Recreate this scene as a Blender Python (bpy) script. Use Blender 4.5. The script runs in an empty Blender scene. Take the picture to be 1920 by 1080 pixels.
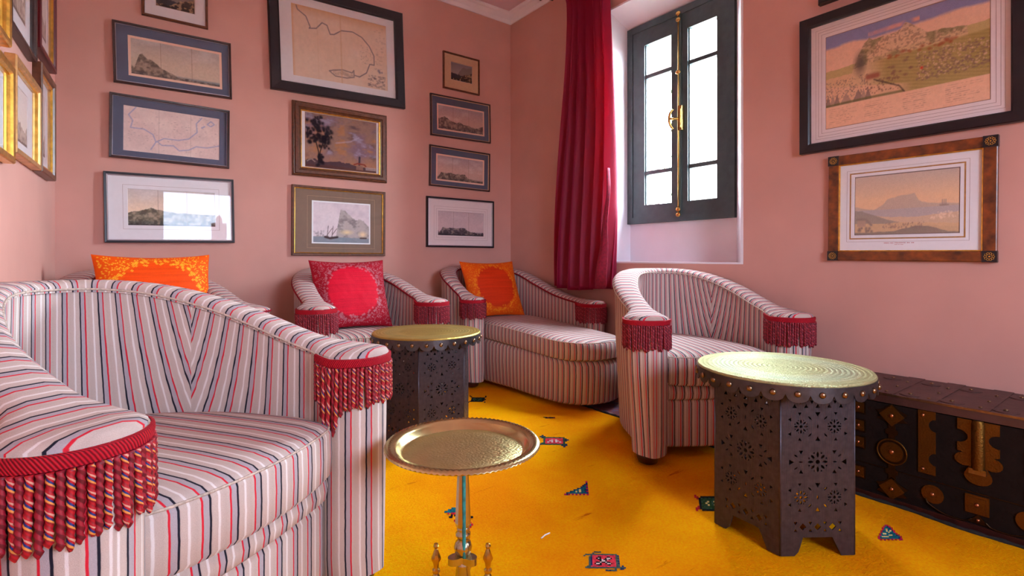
import bpy, bmesh, math, random
import numpy as np
from mathutils import Vector, Matrix
R = math.radians
PI = math.pi
random.seed(7)
sc = bpy.context.scene
COL = sc.collection

# ------------------------------------------------------------------ camera
cam_d = bpy.data.cameras.new('camera')
cam = bpy.data.objects.new('camera', cam_d)
COL.objects.link(cam)
cam_d.sensor_width = 36.0
cam_d.lens = 36.0 * 963.0 / 1920.0
cam_d.shift_y = -(540.0 - 484.0) / 1920.0
cam_d.clip_start = 0.02
cam.location = (0, 0, 0.92)
cam.rotation_euler = (R(90), 0, R(-37.0))
sc.camera = cam

# ------------------------------------------------------------------ world
SKY = 68.0
w = bpy.data.worlds.new('world')
sc.world = w
w.use_nodes = True
bg = w.node_tree.nodes['Background']
bg.inputs['Color'].default_value = (0.73, 0.87, 1.0, 1)
bg.inputs['Strength'].default_value = SKY
sc.view_settings.view_transform = 'Standard'
sc.view_settings.look = 'None'
sc.view_settings.gamma = 1.0
sc.view_settings.use_curve_mapping = False
sc.view_settings.exposure = 0.85
sc.cycles.use_denoising = True
sc.cycles.max_bounces = 9
sc.cycles.diffuse_bounces = 5
sc.cycles.use_adaptive_sampling = True
sc.cycles.adaptive_threshold = 0.02
sc.cycles.glossy_bounces = 4
sc.cycles.transparent_max_bounces = 16
sc.cycles.sample_clamp_indirect = 6.0


def portal(name, loc, rot, sx, sy):
    """daylight portal: guides the sky light through a real window opening"""
    L = bpy.data.lights.new(name, 'AREA')
    L.shape = 'RECTANGLE'
    L.size = sx
    L.size_y = sy
    o = bpy.data.objects.new(name, L)
    COL.objects.link(o)
    o.location = loc
    o.rotation_euler = rot
    L.cycles.is_portal = True
    return o


portal('daylight_portal_window', (3.06, 2.06, 1.85), (R(90), 0, R(90)), 0.80, 1.4)
portal('daylight_portal_second_window', (3.07, -1.05, 1.6), (R(90), 0, R(90)), 0.66, 1.5)
portal('daylight_portal_rear_window', (0.93, -1.74, 1.5), (R(90), 0, 0), 1.04, 1.1)

# ------------------------------------------------------------------ helpers
def s2l(c):
    c = c / 255.0
    return c / 12.92 if c <= 0.04045 else ((c + 0.055) / 1.055) ** 2.4


def rgb(r, g, b):
    return (s2l(r), s2l(g), s2l(b), 1.0)


def rgb3(r, g, b):
    return np.array([s2l(r), s2l(g), s2l(b)])


class MB:
    def __init__(self):
        self.v = []
        self.f = []
        self.uv = []
        self.m = []

    def add(self, verts, faces, uvs=None, mi=0):
        o = len(self.v)
        self.v += [tuple(p) for p in verts]
        for k, fc in enumerate(faces):
            self.f.append([i + o for i in fc])
            self.uv.append(uvs[k] if uvs else None)
            self.m.append(mi)
        return self

    def box(self, c, s, rz=0.0, mi=0, M=None):
        x, y, z = s[0] / 2, s[1] / 2, s[2] / 2
        P = [(-x, -y, -z), (x, -y, -z), (x, y, -z), (-x, y, -z), (-x, -y, z), (x, -y, z), (x, y, z), (-x, y, z)]
        if M is not None:
            P = [tuple(M @ Vector(p)) for p in P]
        else:
            ca, sa = math.cos(rz), math.sin(rz)
            P = [(c[0] + ca * p[0] - sa * p[1], c[1] + sa * p[0] + ca * p[1], c[2] + p[2]) for p in P]
        F = [(0, 3, 2, 1), (4, 5, 6, 7), (0, 1, 5, 4), (1, 2, 6, 5), (2, 3, 7, 6), (3, 0, 4, 7)]
        return self.add(P, F, None, mi)

    def bbox(self, a, b, mi=0):
        return self.box([(a[i] + b[i]) / 2 for i in range(3)], [abs(b[i] - a[i]) for i in range(3)], 0, mi)

    def lathe(self, prof, c=(0, 0, 0), n=24, mi=0, rot=0.0, cap=True):
        V = []
        for (r, z) in prof:
            for k in range(n):
                a = 2 * PI * k / n + rot
                V.append((c[0] + r * math.cos(a), c[1] + r * math.sin(a), c[2] + z))
        F = []
        U = []
        for i in range(len(prof) - 1):
            for k in range(n):
                k2 = (k + 1) % n
                F.append((i * n + k, i * n + k2, (i + 1) * n + k2, (i + 1) * n + k))
                U.append([(k / n, i), ((k + 1) / n, i), ((k + 1) / n, i + 1), (k / n, i + 1)])
        if cap:
            if prof[0][0] > 1e-5:
                F.append(tuple(reversed(range(n))))
                U.append([(0, 0)] * n)
            if prof[-1][0] > 1e-5:
                b = (len(prof) - 1) * n
                F.append(tuple(range(b, b + n)))
                U.append([(0, 0)] * n)
        return self.add(V, F, U, mi)

    def tube(self, pts, r, n=8, closed=False, mi=0, cap=True):
        pts = [Vector(p) for p in pts]
        m = len(pts)
        V = []
        prev = None
        S = [0.0]
        for i in range(1, m):
            S.append(S[-1] + (pts[i] - pts[i - 1]).length)
        for i in range(m):
            if closed:
                t = pts[(i + 1) % m] - pts[i - 1]
            else:
                t = pts[min(i + 1, m - 1)] - pts[max(i - 1, 0)]
            if t.length < 1e-9:
                t = Vector((0, 0, 1))
            t.normalize()
            if prev is None:
                a = Vector((0, 0, 1)) if abs(t.z) < 0.9 else Vector((1, 0, 0))
                nrm = t.cross(a).normalized()
            else:
                nrm = (prev - t * prev.dot(t))
                nrm = nrm.normalized() if nrm.length > 1e-6 else t.orthogonal().normalized()
            prev = nrm
            bi = t.cross(nrm)
            rr = r(i / (m - 1)) if callable(r) else r
            for k in range(n):
                a = 2 * PI * k / n
                V.append(pts[i] + (nrm * math.cos(a) + bi * math.sin(a)) * rr)
        F = []
        U = []
        rng = m if closed else m - 1
        for i in range(rng):
            j = (i + 1) % m
            s0, s1 = S[i], (S[j] if j else S[i] + 0.01)
            for k in range(n):
                k2 = (k + 1) % n
                F.append((i * n + k, j * n + k, j * n + k2, i * n + k2))
                U.append([(s0, k / n), (s1, k / n), (s1, (k + 1) / n), (s0, (k + 1) / n)])
        if cap and not closed:
            F.append(tuple(range(n)))
            U.append([(0, 0)] * n)
            F.append(tuple(reversed(range((m - 1) * n, m * n))))
            U.append([(0, 0)] * n)
        return self.add(V, F, U, mi)

    def prism(self, poly, z0, z1, mi=0, M=None):
        """extrude a 2D polygon (ccw) from z0 to z1; M maps local to target"""
        n = len(poly)
        V = [(p[0], p[1], z0) for p in poly] + [(p[0], p[1], z1) for p in poly]
        if M is not None:
            V = [tuple(M @ Vector(p)) for p in V]
        F = [tuple(reversed(range(n))), tuple(range(n, 2 * n))]
        for i in range(n):
            j = (i + 1) % n
            F.append((i, j, n + j, n + i))
        return self.add(V, F, None, mi)

    def build(self, name, mat, parent=None, smooth=False, angle=None):
        me = bpy.data.meshes.new(name)
        me.from_pydata(self.v, [], self.f)
        mats = mat if isinstance(mat, (list, tuple)) else [mat]
        for x in mats:
            me.materials.append(x)
        if any(u is not None for u in self.uv):
            ul = me.uv_layers.new(name='UVMap')
            i = 0
            flat = []
            for fc, u in zip(self.f, self.uv):
                if u is None:
                    flat += [0.0] * (2 * len(fc))
                else:
                    for q in u:
                        flat += [q[0], q[1]]
            ul.data.foreach_set('uv', flat)
        if len(mats) > 1:
            me.polygons.foreach_set('material_index', self.m)
        if smooth:
            me.polygons.foreach_set('use_smooth', [True] * len(me.polygons))
            if angle:
                try:
                    me.set_sharp_from_angle(angle=R(angle))
                except Exception:
                    pass
        me.update()
        return link(name, me, parent)


def link(name, me, parent=None):
    o = bpy.data.objects.new(name, me)
    COL.objects.link(o)
    if parent is not None:
        o.parent = parent
    return o


def thing(name, label, cat, loc=(0, 0, 0), rot=(0, 0, 0), group=None):
    o = bpy.data.objects.new(name, None)
    o.empty_display_size = 0.1
    COL.objects.link(o)
    o.location = loc
    o.rotation_euler = rot
    tag(o, label, cat, group)
    return o


def tag(o, label, cat, group=None):
    o['label'] = label
    o['category'] = cat
    if group:
        o['group'] = group
    return o


def struct(o):
    o['kind'] = 'structure'
    return o


# ------------------------------------------------------------------ materials
def newmat(name):
    m = bpy.data.materials.new(name)
    m.use_nodes = True
    nt = m.node_tree
    b = nt.nodes['Principled BSDF']
    return m, nt, b


def nd(nt, t, **kw):
    n = nt.nodes.new(t)
    for k, v in kw.items():
        setattr(n, k, v)
    return n


def simple(name, col, rough=0.5, metal=0.0, noise=0.0, nscale=30.0, bump=0.0, bscale=200.0, spec=0.5, sheen=0.0, coord='Object', col2=None):
    m, nt, b = newmat(name)
    b.inputs['Roughness'].default_value = rough
    b.inputs['Metallic'].default_value = metal
    b.inputs['Specular IOR Level'].default_value = spec
    b.inputs['Base Color'].default_value = col
    if sheen:
        b.inputs['Sheen Weight'].default_value = sheen
    tc = nd(nt, 'ShaderNodeTexCoord')
    if noise or col2:
        n = nd(nt, 'ShaderNodeTexNoise')
        n.inputs['Scale'].default_value = nscale
        n.inputs['Detail'].default_value = 5
        nt.links.new(tc.outputs[coord], n.inputs['Vector'])
        r = nd(nt, 'ShaderNodeValToRGB')
        k = noise
        c2 = col2 if col2 else tuple(min(1, c * (1 + k)) for c in col[:3]) + (1,)
        c1 = col if col2 else tuple(c * (1 - k) for c in col[:3]) + (1,)
        r.color_ramp.elements[0].color = c1
        r.color_ramp.elements[1].color = c2
        r.color_ramp.elements[0].position = 0.3
        r.color_ramp.elements[1].position = 0.7
        nt.links.new(n.outputs['Fac'], r.inputs['Fac'])
        nt.links.new(r.outputs['Color'], b.inputs['Base Color'])
    if bump:
        n2 = nd(nt, 'ShaderNodeTexNoise')
        n2.inputs['Scale'].default_value = bscale
        n2.inputs['Detail'].default_value = 4
        nt.links.new(tc.outputs[coord], n2.inputs['Vector'])
        bp = nd(nt, 'ShaderNodeBump')
        bp.inputs['Strength'].default_value = bump
        bp.inputs['Distance'].default_value = 0.004
        nt.links.new(n2.outputs['Fac'], bp.inputs['Height'])
        nt.links.new(bp.outputs['Normal'], b.inputs['Normal'])
    return m


def ramp_const(nt, stops):
    r = nd(nt, 'ShaderNodeValToRGB')
    cr = r.color_ramp
    cr.interpolation = 'LINEAR'
    while len(cr.elements) < len(stops):
        cr.elements.new(0.5)
    for e, (p, c) in zip(cr.elements, stops):
        e.position = p
        e.color = c
    return r


def stripe_mat(name, base, period=0.053, wd=1.0):
    m, nt, b = newmat(name)
    b.inputs['Roughness'].default_value = 0.85
    b.inputs['Specular IOR Level'].default_value = 0.2
    uv = nd(nt, 'ShaderNodeUVMap')
    sep = nd(nt, 'ShaderNodeSeparateXYZ')
    nt.links.new(uv.outputs['UV'], sep.inputs[0])
    # slight hand woven wander
    ns = nd(nt, 'ShaderNodeTexNoise')
    ns.inputs['Scale'].default_value = 40.0
    nt.links.new(uv.outputs['UV'], ns.inputs['Vector'])
    ma = nd(nt, 'ShaderNodeMath', operation='MULTIPLY_ADD')
    ma.inputs[1].default_value = 0.0022
    nt.links.new(ns.outputs['Fac'], ma.inputs[0])
    nt.links.new(sep.outputs['X'], ma.inputs[2])
    mu = nd(nt, 'ShaderNodeMath', operation='MULTIPLY')
    mu.inputs[1].default_value = 1.0 / period
    nt.links.new(ma.outputs[0], mu.inputs[0])
    fr = nd(nt, 'ShaderNodeMath', operation='FRACT')
    nt.links.new(mu.outputs[0], fr.inputs[0])
    W = rgb(238, 232, 230)
    K = rgb(30, 28, 42)
    RD = rgb(205, 34, 52)
    B2 = tuple(c * 0.92 for c in base[:3]) + (1,)
    G = rgb(170, 158, 162)
    W = rgb(222, 212, 208)
    st = [(0.0, base), (0.035, base), (0.05, RD), (0.05 + 0.055 * wd, RD), (0.065 + 0.055 * wd, G), (0.30, G), (0.315, K), (0.315 + 0.06 * wd, K), (0.33 + 0.06 * wd, B2), (0.46, base), (0.60, base), (0.625, W), (0.685, W), (0.71, base), (0.90, B2), (1.0, base)]
    r = ramp_const(nt, st)
    nt.links.new(fr.outputs[0], r.inputs['Fac'])
    # fine weave
    wv = nd(nt, 'ShaderNodeTexNoise')
    wv.inputs['Scale'].default_value = 900.0
    wv.inputs['Detail'].default_value = 2
    tc = nd(nt, 'ShaderNodeTexCoord')
    nt.links.new(tc.outputs['Object'], wv.inputs['Vector'])
    mx = nd(nt, 'ShaderNodeMix', data_type='RGBA', blend_type='OVERLAY')
    mx.inputs['Factor'].default_value = 0.25
    nt.links.new(r.outputs['Color'], mx.inputs[6])
    nt.links.new(wv.outputs['Fac'], mx.inputs[7])
    nt.links.new(mx.outputs[2], b.inputs['Base Color'])
    bp = nd(nt, 'ShaderNodeBump')
    bp.inputs['Strength'].default_value = 0.25
    bp.inputs['Distance'].default_value = 0.002
    nt.links.new(wv.outputs['Fac'], bp.inputs['Height'])
    nt.links.new(bp.outputs['Normal'], b.inputs['Normal'])
    return m


def vcol_mat(name, rough=0.8, spec=0.15, noise=0.12, nscale=300.0, bump=0.0):
    m, nt, b = newmat(name)
    b.inputs['Roughness'].default_value = rough
    b.inputs['Specular IOR Level'].default_value = spec
    a = nd(nt, 'ShaderNodeVertexColor', layer_name='Col')
    tc = nd(nt, 'ShaderNodeTexCoord')
    n = nd(nt, 'ShaderNodeTexNoise')
    n.inputs['Scale'].default_value = nscale
    nt.links.new(tc.outputs['Object'], n.inputs['Vector'])
    mx = nd(nt, 'ShaderNodeMix', data_type='RGBA', blend_type='OVERLAY')
    mx.inputs['Factor'].default_value = noise
    nt.links.new(a.outputs['Color'], mx.inputs[6])
    nt.links.new(n.outputs['Fac'], mx.inputs[7])
    nt.links.new(mx.outputs[2], b.inputs['Base Color'])
    if bump:
        bp = nd(nt, 'ShaderNodeBump')
        bp.inputs['Strength'].default_value = bump
        bp.inputs['Distance'].default_value = 0.003
        nt.links.new(n.outputs['Fac'], bp.inputs['Height'])
        nt.links.new(bp.outputs['Normal'], b.inputs['Normal'])
    return m


def glass_mat(name, tint=(1, 1, 1, 1)):
    m = bpy.data.materials.new(name)
    m.use_nodes = True
    nt = m.node_tree
    nt.nodes.clear()
    out = nd(nt, 'ShaderNodeOutputMaterial')
    tr = nd(nt, 'ShaderNodeBsdfTransparent')
    tr.inputs['Color'].default_value = tint
    gl = nd(nt, 'ShaderNodeBsdfGlossy')
    gl.inputs['Roughness'].default_value = 0.01
    fr = nd(nt, 'ShaderNodeFresnel')
    fr.inputs['IOR'].default_value = 1.42
    mx = nd(nt, 'ShaderNodeMixShader')
    geo = nd(nt, 'ShaderNodeNewGeometry')
    inv = nd(nt, 'ShaderNodeMath', operation='SUBTRACT')
    inv.inputs[0].default_value = 1.0
    nt.links.new(geo.outputs['Backfacing'], inv.inputs[1])
    fm = nd(nt, 'ShaderNodeMath', operation='MULTIPLY')
    nt.links.new(fr.outputs[0], fm.inputs[0])
    nt.links.new(inv.outputs[0], fm.inputs[1])
    nt.links.new(fm.outputs[0], mx.inputs[0])
    nt.links.new(tr.outputs[0], mx.inputs[1])
    nt.links.new(gl.outputs[0], mx.inputs[2])
    nt.links.new(mx.outputs[0], out.inputs['Surface'])
    return m


def rope_mat(name, cols, turns=1.0):
    """helical strand colours: UV x around, UV y along"""
    m, nt, b = newmat(name)
    b.inputs['Roughness'].default_value = 0.55
    uv = nd(nt, 'ShaderNodeUVMap')
    sep = nd(nt, 'ShaderNodeSeparateXYZ')
    nt.links.new(uv.outputs['UV'], sep.inputs[0])
    ad = nd(nt, 'ShaderNodeMath', operation='MULTIPLY_ADD')
    ad.inputs[1].default_value = turns
    nt.links.new(sep.outputs['X'], ad.inputs[0])
    nt.links.new(sep.outputs['Y'], ad.inputs[2])
    fr = nd(nt, 'ShaderNodeMath', operation='FRACT')
    nt.links.new(ad.outputs[0], fr.inputs[0])
    n = len(cols)
    st = []
    for i, c in enumerate(cols):
        st.append((i / n + 0.01, c))
        st.append(((i + 1) / n - 0.01, c))
    r = ramp_const(nt, st)
    nt.links.new(fr.outputs[0], r.inputs['Fac'])
    nt.links.new(r.outputs['Color'], b.inputs['Base Color'])
    return m


def brass_mat(name, col, rough=0.28, engrave=0.0, escale=90.0, rings=0.0):
    m, nt, b = newmat(name)
    b.inputs['Metallic'].default_value = 1.0
    b.inputs['Roughness'].default_value = rough
    tc = nd(nt, 'ShaderNodeTexCoord')
    n = nd(nt, 'ShaderNodeTexNoise')
    n.inputs['Scale'].default_value = 18.0
    n.inputs['Detail'].default_value = 6
    nt.links.new(tc.outputs['Object'], n.inputs['Vector'])
    r = nd(nt, 'ShaderNodeValToRGB')
    r.color_ramp.elements[0].color = tuple(c * 0.72 for c in col[:3]) + (1,)
    r.color_ramp.elements[1].color = tuple(min(1, c * 1.15) for c in col[:3]) + (1,)
    nt.links.new(n.outputs['Fac'], r.inputs['Fac'])
    nt.links.new(r.outputs['Color'], b.inputs['Base Color'])
    if engrave:
        h = None
        v = nd(nt, 'ShaderNodeTexVoronoi', feature='DISTANCE_TO_EDGE')
        v.inputs['Scale'].default_value = escale
        nt.links.new(tc.outputs['Object'], v.inputs['Vector'])
        h = v.outputs['Distance']
        if rings:
            ln = nd(nt, 'ShaderNodeVectorMath', operation='LENGTH')
            fl2 = nd(nt, 'ShaderNodeVectorMath', operation='MULTIPLY')
            fl2.inputs[1].default_value = (1, 1, 0)
            nt.links.new(tc.outputs['Object'], fl2.inputs[0])
            nt.links.new(fl2.outputs[0], ln.inputs[0])
            wv = nd(nt, 'ShaderNodeMath', operation='MULTIPLY')
            wv.inputs[1].default_value = rings
            nt.links.new(ln.outputs['Value'], wv.inputs[0])
            sn = nd(nt, 'ShaderNodeMath', operation='SINE')
            nt.links.new(wv.outputs[0], sn.inputs[0])
            ad = nd(nt, 'ShaderNodeMath', operation='MULTIPLY_ADD')
            ad.inputs[1].default_value = 0.25
            nt.links.new(sn.outputs[0], ad.inputs[0])
            nt.links.new(h, ad.inputs[2])
            h = ad.outputs[0]
            zr = ramp_const(nt, [(0.0, (0.82, 0.80, 0.66, 1)), (0.13, (0.86, 0.84, 0.70, 1)), (0.145, (1, 1, 1, 1)), (0.2, (0.86, 0.95, 1, 1)), (0.225, (1, 1, 1, 1)), (0.235, (0.84, 0.82, 0.68, 1)), (0.27, (0.9, 0.88, 0.74, 1))])
            nt.links.new(ln.outputs['Value'], zr.inputs['Fac'])
            mz = nd(nt, 'ShaderNodeMix', data_type='RGBA', blend_type='MULTIPLY')
            mz.inputs['Factor'].default_value = 1.0
            nt.links.new(r.outputs['Color'], mz.inputs[6])
            nt.links.new(zr.outputs['Color'], mz.inputs[7])
            nt.links.new(mz.outputs[2], b.inputs['Base Color'])
        bp = nd(nt, 'ShaderNodeBump')
        bp.inputs['Strength'].default_value = engrave
        bp.inputs['Distance'].default_value = 0.002
        nt.links.new(h, bp.inputs['Height'])
        nt.links.new(bp.outputs['Normal'], b.inputs['Normal'])
    return m


M = {}
M['wall'] = simple('pink_plaster', rgb(205, 153, 140), 0.75, noise=0.05, nscale=3.0, bump=0.06, bscale=120, spec=0.25)
M['ceiling'] = simple('ceiling_paint', rgb(226, 198, 208), 0.8, noise=0.03, nscale=4)
M['white_paint'] = simple('white_plaster', rgb(236, 231, 236), 0.6, noise=0.03, nscale=6, bump=0.05, bscale=60)
M['fabric_wide'] = stripe_mat('wide_striped_upholstery', rgb(194, 174, 164), 0.055)
M['fabric'] = stripe_mat('striped_upholstery', rgb(190, 168, 158), 0.038, 1.6)
M['crimson_cord'] = simple('crimson_braid', rgb(136, 10, 30), 0.7, noise=0.4, nscale=250, bump=0.6, bscale=400, spec=0.2)
M['cream_piping'] = simple('cream_piping', rgb(196, 176, 160), 0.8, noise=0.35, nscale=120, bump=0.4, bscale=400)
CR = rgb(172, 10, 44)
M['rope_plain'] = rope_mat('crimson_rope', [rgb(146, 4, 32), rgb(112, 2, 24), rgb(150, 6, 34), rgb(100, 2, 22)])
M['rope_multi'] = rope_mat('mixed_rope', [rgb(176, 6, 26), rgb(150, 4, 24), rgb(180, 6, 28), rgb(140, 4, 22), rgb(220, 140, 60), rgb(24, 40, 110), rgb(176, 6, 26), rgb(210, 150, 130)])
M['rope_fleck'] = rope_mat('flecked_rope', [rgb(130, 2, 30), rgb(110, 2, 26), rgb(120, 2, 28), rgb(180, 70, 84), rgb(124, 2, 30), rgb(80, 1, 22)])
def braid_mat():
    m, nt, b = newmat('ribbed_braid')
    b.inputs['Roughness'].default_value = 0.7
    b.inputs['Specular IOR Level'].default_value = 0.2
    uv = nd(nt, 'ShaderNodeUVMap')
    sep = nd(nt, 'ShaderNodeSeparateXYZ')
    nt.links.new(uv.outputs['UV'], sep.inputs[0])
    mm = nd(nt, 'ShaderNodeMath', operation='MULTIPLY_ADD')
    mm.inputs[1].default_value = 0.6
    nt.links.new(sep.outputs['Y'], mm.inputs[0])
    nt.links.new(sep.outputs['X'], mm.inputs[2])
    mu = nd(nt, 'ShaderNodeMath', operation='MULTIPLY')
    mu.inputs[1].default_value = 2 * PI / 0.0052
    nt.links.new(mm.outputs[0], mu.inputs[0])
    sn = nd(nt, 'ShaderNodeMath', operation='SINE')
    nt.links.new(mu.outputs[0], sn.inputs[0])
    r = ramp_const(nt, [(0.0, rgb(104, 2, 20)), (0.55, rgb(168, 10, 34)), (1.0, rgb(196, 22, 40))])
    ma = nd(nt, 'ShaderNodeMath', operation='MULTIPLY_ADD')
    ma.inputs[1].default_value = 0.5
    ma.inputs[2].default_value = 0.5
    nt.links.new(sn.outputs[0], ma.inputs[0])
    nt.links.new(ma.outputs[0], r.inputs['Fac'])
    nt.links.new(r.outputs['Color'], b.inputs['Base Color'])
    bp = nd(nt, 'ShaderNodeBump')
    bp.inputs['Strength'].default_value = 0.6
    bp.inputs['Distance'].default_value = 0.002
    nt.links.new(ma.outputs[0], bp.inputs['Height'])
    nt.links.new(bp.outputs['Normal'], b.inputs['Normal'])
    return m


M['red_braid'] = braid_mat()
M['gold_line'] = simple('painted_gold_line', rgb(168, 118, 58), 0.6, noise=0.2, nscale=80)
M['foot'] = simple('dark_wood_foot', rgb(58, 22, 16), 0.35, noise=0.3, nscale=40)
M['iron'] = simple('hammered_iron', rgb(72, 64, 70), 0.44, 0.7, noise=0.2, nscale=60, bump=0.35, bscale=260)
_nt = M['iron'].node_tree
_b = _nt.nodes['Principled BSDF']
_tc = nd(_nt, 'ShaderNodeTexCoord')
_wv = nd(_nt, 'ShaderNodeTexWave', bands_direction='X')
_wv.inputs['Scale'].default_value = 70.0
_wv.inputs['Distortion'].default_value = 1.2
_wv.inputs['Detail'].default_value = 1.5
_nt.links.new(_tc.outputs['Object'], _wv.inputs['Vector'])
_bp = nd(_nt, 'ShaderNodeBump')
_bp.inputs['Strength'].default_value = 0.35
_bp.inputs['Distance'].default_value = 0.0015
_nt.links.new(_wv.outputs['Fac'], _bp.inputs['Height'])
_nt.links.new(_bp.outputs['Normal'], _b.inputs['Normal'])
M['skirt'] = simple('dark_skirt_metal', rgb(84, 78, 80), 0.38, 0.85, noise=0.2, nscale=50)
M['stud'] = simple('aged_stud', rgb(140, 112, 84), 0.3, 0.95, noise=0.2, nscale=60)
M['tabletop'] = brass_mat('pale_brass', rgb(206, 210, 168), 0.54, engrave=1.0, escale=130, rings=420)
M['tabletop_gold'] = brass_mat('gold_brass', rgb(204, 180, 104), 0.48, engrave=1.0, escale=130, rings=420)
M['tray'] = brass_mat('tray_brass', rgb(228, 212, 152), 0.24)
M['tray_floor'] = brass_mat('engraved_tray_brass', rgb(214, 200, 140), 0.38, engrave=0.9, escale=95)
M['brass'] = brass_mat('polished_brass', rgb(214, 178, 100), 0.2)
M['post'] = brass_mat('aged_brass_post', rgb(206, 194, 160), 0.24)
M['verdigris'] = simple('verdigris', rgb(40, 128, 124), 0.7, noise=0.4, nscale=60)
M['trunk'] = simple('dark_leather_trunk', rgb(24, 13, 10), 0.75, spec=0.15, noise=0.35, nscale=14, bump=0.4, bscale=70)
M['trunk_top'] = simple('worn_trunk_top', rgb(66, 38, 34), 0.45, noise=0.4, nscale=9, bump=0.35, bscale=60)
M['trunk_brass'] = brass_mat('old_trunk_brass', rgb(112, 76, 32), 0.48, engrave=0.6, escale=120)
M['trunk_iron'] = brass_mat('blackened_brass', rgb(70, 50, 34), 0.45, engrave=0.4, escale=90)
M['copper_stud'] = simple('copper_stud', rgb(176, 110, 74), 0.3, 0.95)
M['winwood'] = simple('dark_window_paint', rgb(66, 82, 84), 0.5, noise=0.15, nscale=20, bump=0.1, bscale=60)
M['glass'] = glass_mat('picture_glass')
M['winglass'] = glass_mat('window_glass')
M['print'] = vcol_mat('printed_paper', 0.85, 0.1, 0.18, 260)
M['textile'] = vcol_mat('printed_cushion', 0.7, 0.2, 0.25, 160, 0.15)
M['knots'] = vcol_mat('rug_knots', 0.95, 0.05, 0.45, 260, 0.6)
M['black_frame'] = simple('black_frame_paint', rgb(24, 18, 24), 0.35, noise=0.2, nscale=30)
M['dark_frame'] = simple('dark_brown_frame', rgb(56, 34, 30), 0.35, noise=0.3, nscale=60)
M['brown_frame'] = simple('brown_frame', rgb(96, 54, 30), 0.35, noise=0.35, nscale=50)
M['silver'] = simple('silver_slip', rgb(200, 194, 200), 0.3, 0.9)
M['gold'] = simple('gilt', rgb(226, 172, 74), 0.28, 0.9, noise=0.25, nscale=40)
M['pale_gold'] = simple('pale_gilt', rgb(214, 168, 108), 0.35, 0.75, noise=0.25, nscale=30)
M['red_frame'] = simple('red_lacquer_side', rgb(92, 14, 18), 0.35)
M['burl'] = simple('burl_veneer', rgb(66, 26, 5), 0.3, nscale=26, col2=rgb(146, 72, 20), bump=0.05, bscale=40)
M['mat_white'] = simple('white_mount', rgb(228, 224, 226), 0.9, noise=0.02, nscale=60, spec=0.1)
M['mat_pink'] = simple('blush_mount', rgb(232, 218, 216), 0.9, noise=0.02, nscale=60, spec=0.1)
M['mat_blue'] = simple('slate_blue_mount', rgb(96, 101, 120), 0.9, noise=0.04, nscale=60, spec=0.1)
M['mat_taupe'] = simple('taupe_mount', rgb(136, 114, 98), 0.9, noise=0.04, nscale=60, spec=0.1)
M['mat_beige'] = simple('beige_mount', rgb(206, 168, 134), 0.9, noise=0.04, nscale=60, spec=0.1)
M['mat_line'] = simple('mount_line', rgb(150, 120, 112), 0.9)
M['red_print'] = simple('red_caption', rgb(170, 50, 50), 0.9)


def rug_mat():
    m, nt, b = newmat('yellow_wool')
    b.inputs['Roughness'].default_value = 0.95
    b.inputs['Specular IOR Level'].default_value = 0.05
    tc = nd(nt, 'ShaderNodeTexCoord')
    n1 = nd(nt, 'ShaderNodeTexNoise')
    n1.inputs['Scale'].default_value = 2.2
    n1.inputs['Detail'].default_value = 6
    n2 = nd(nt, 'ShaderNodeTexNoise')
    n2.inputs['Scale'].default_value = 120.0
    n2.inputs['Detail'].default_value = 6
    n2.inputs['Roughness'].default_value = 0.7
    mp = nd(nt, 'ShaderNodeMapping')
    mp.inputs['Scale'].default_value = (0.35, 2.6, 1)
    mp.inputs['Rotation'].default_value = (0, 0, R(12))
    n3 = nd(nt, 'ShaderNodeTexNoise')
    n3.inputs['Scale'].default_value = 9.0
    n3.inputs['Detail'].default_value = 8
    n3.inputs['Roughness'].default_value = 0.68
    for n in (n1, n2):
        nt.links.new(tc.outputs['Object'], n.inputs['Vector'])
    nt.links.new(tc.outputs['Object'], mp.inputs['Vector'])
    nt.links.new(mp.outputs[0], n3.inputs['Vector'])
    r1 = nd(nt, 'ShaderNodeValToRGB')
    r1.color_ramp.elements[0].position = 0.34
    r1.color_ramp.elements[0].color = rgb(240, 142, 0)
    r1.color_ramp.elements[1].position = 0.66
    r1.color_ramp.elements[1].color = rgb(255, 180, 0)
    nt.links.new(n1.outputs['Fac'], r1.inputs['Fac'])
    # thin reddish abrash streaks where the pile parts
    r3 = nd(nt, 'ShaderNodeValToRGB')
    r3.color_ramp.elements[0].position = 0.645
    r3.color_ramp.elements[0].color = (0, 0, 0, 1)
    r3.color_ramp.elements[1].position = 0.72
    r3.color_ramp.elements[1].color = (1, 1, 1, 1)
    nt.links.new(n3.outputs['Fac'], r3.inputs['Fac'])
    mx = nd(nt, 'ShaderNodeMix', data_type='RGBA')
    nt.links.new(r3.outputs['Color'], mx.inputs['Factor'])
    nt.links.new(r1.outputs['Color'], mx.inputs[6])
    mx.inputs[7].default_value = rgb(200, 88, 0)
    mo = nd(nt, 'ShaderNodeMix', data_type='RGBA', blend_type='OVERLAY')
    mo.inputs['Factor'].default_value = 0.6
    nt.links.new(mx.outputs[2], mo.inputs[6])
    nt.links.new(n2.outputs['Fac'], mo.inputs[7])
    nt.links.new(mo.outputs[2], b.inputs['Base Color'])
    bp = nd(nt, 'ShaderNodeBump')
    bp.inputs['Strength'].default_value = 0.9
    bp.inputs['Distance'].default_value = 0.008
    ad = nd(nt, 'ShaderNodeMath', operation='MULTIPLY_ADD')
    ad.inputs[1].default_value = 0.6
    nt.links.new(n3.outputs['Fac'], ad.inputs[0])
    nt.links.new(n2.outputs['Fac'], ad.inputs[2])
    nt.links.new(ad.outputs[0], bp.inputs['Height'])
    nt.links.new(bp.outputs['Normal'], b.inputs['Normal'])
    return m


M['rug'] = rug_mat()


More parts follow.
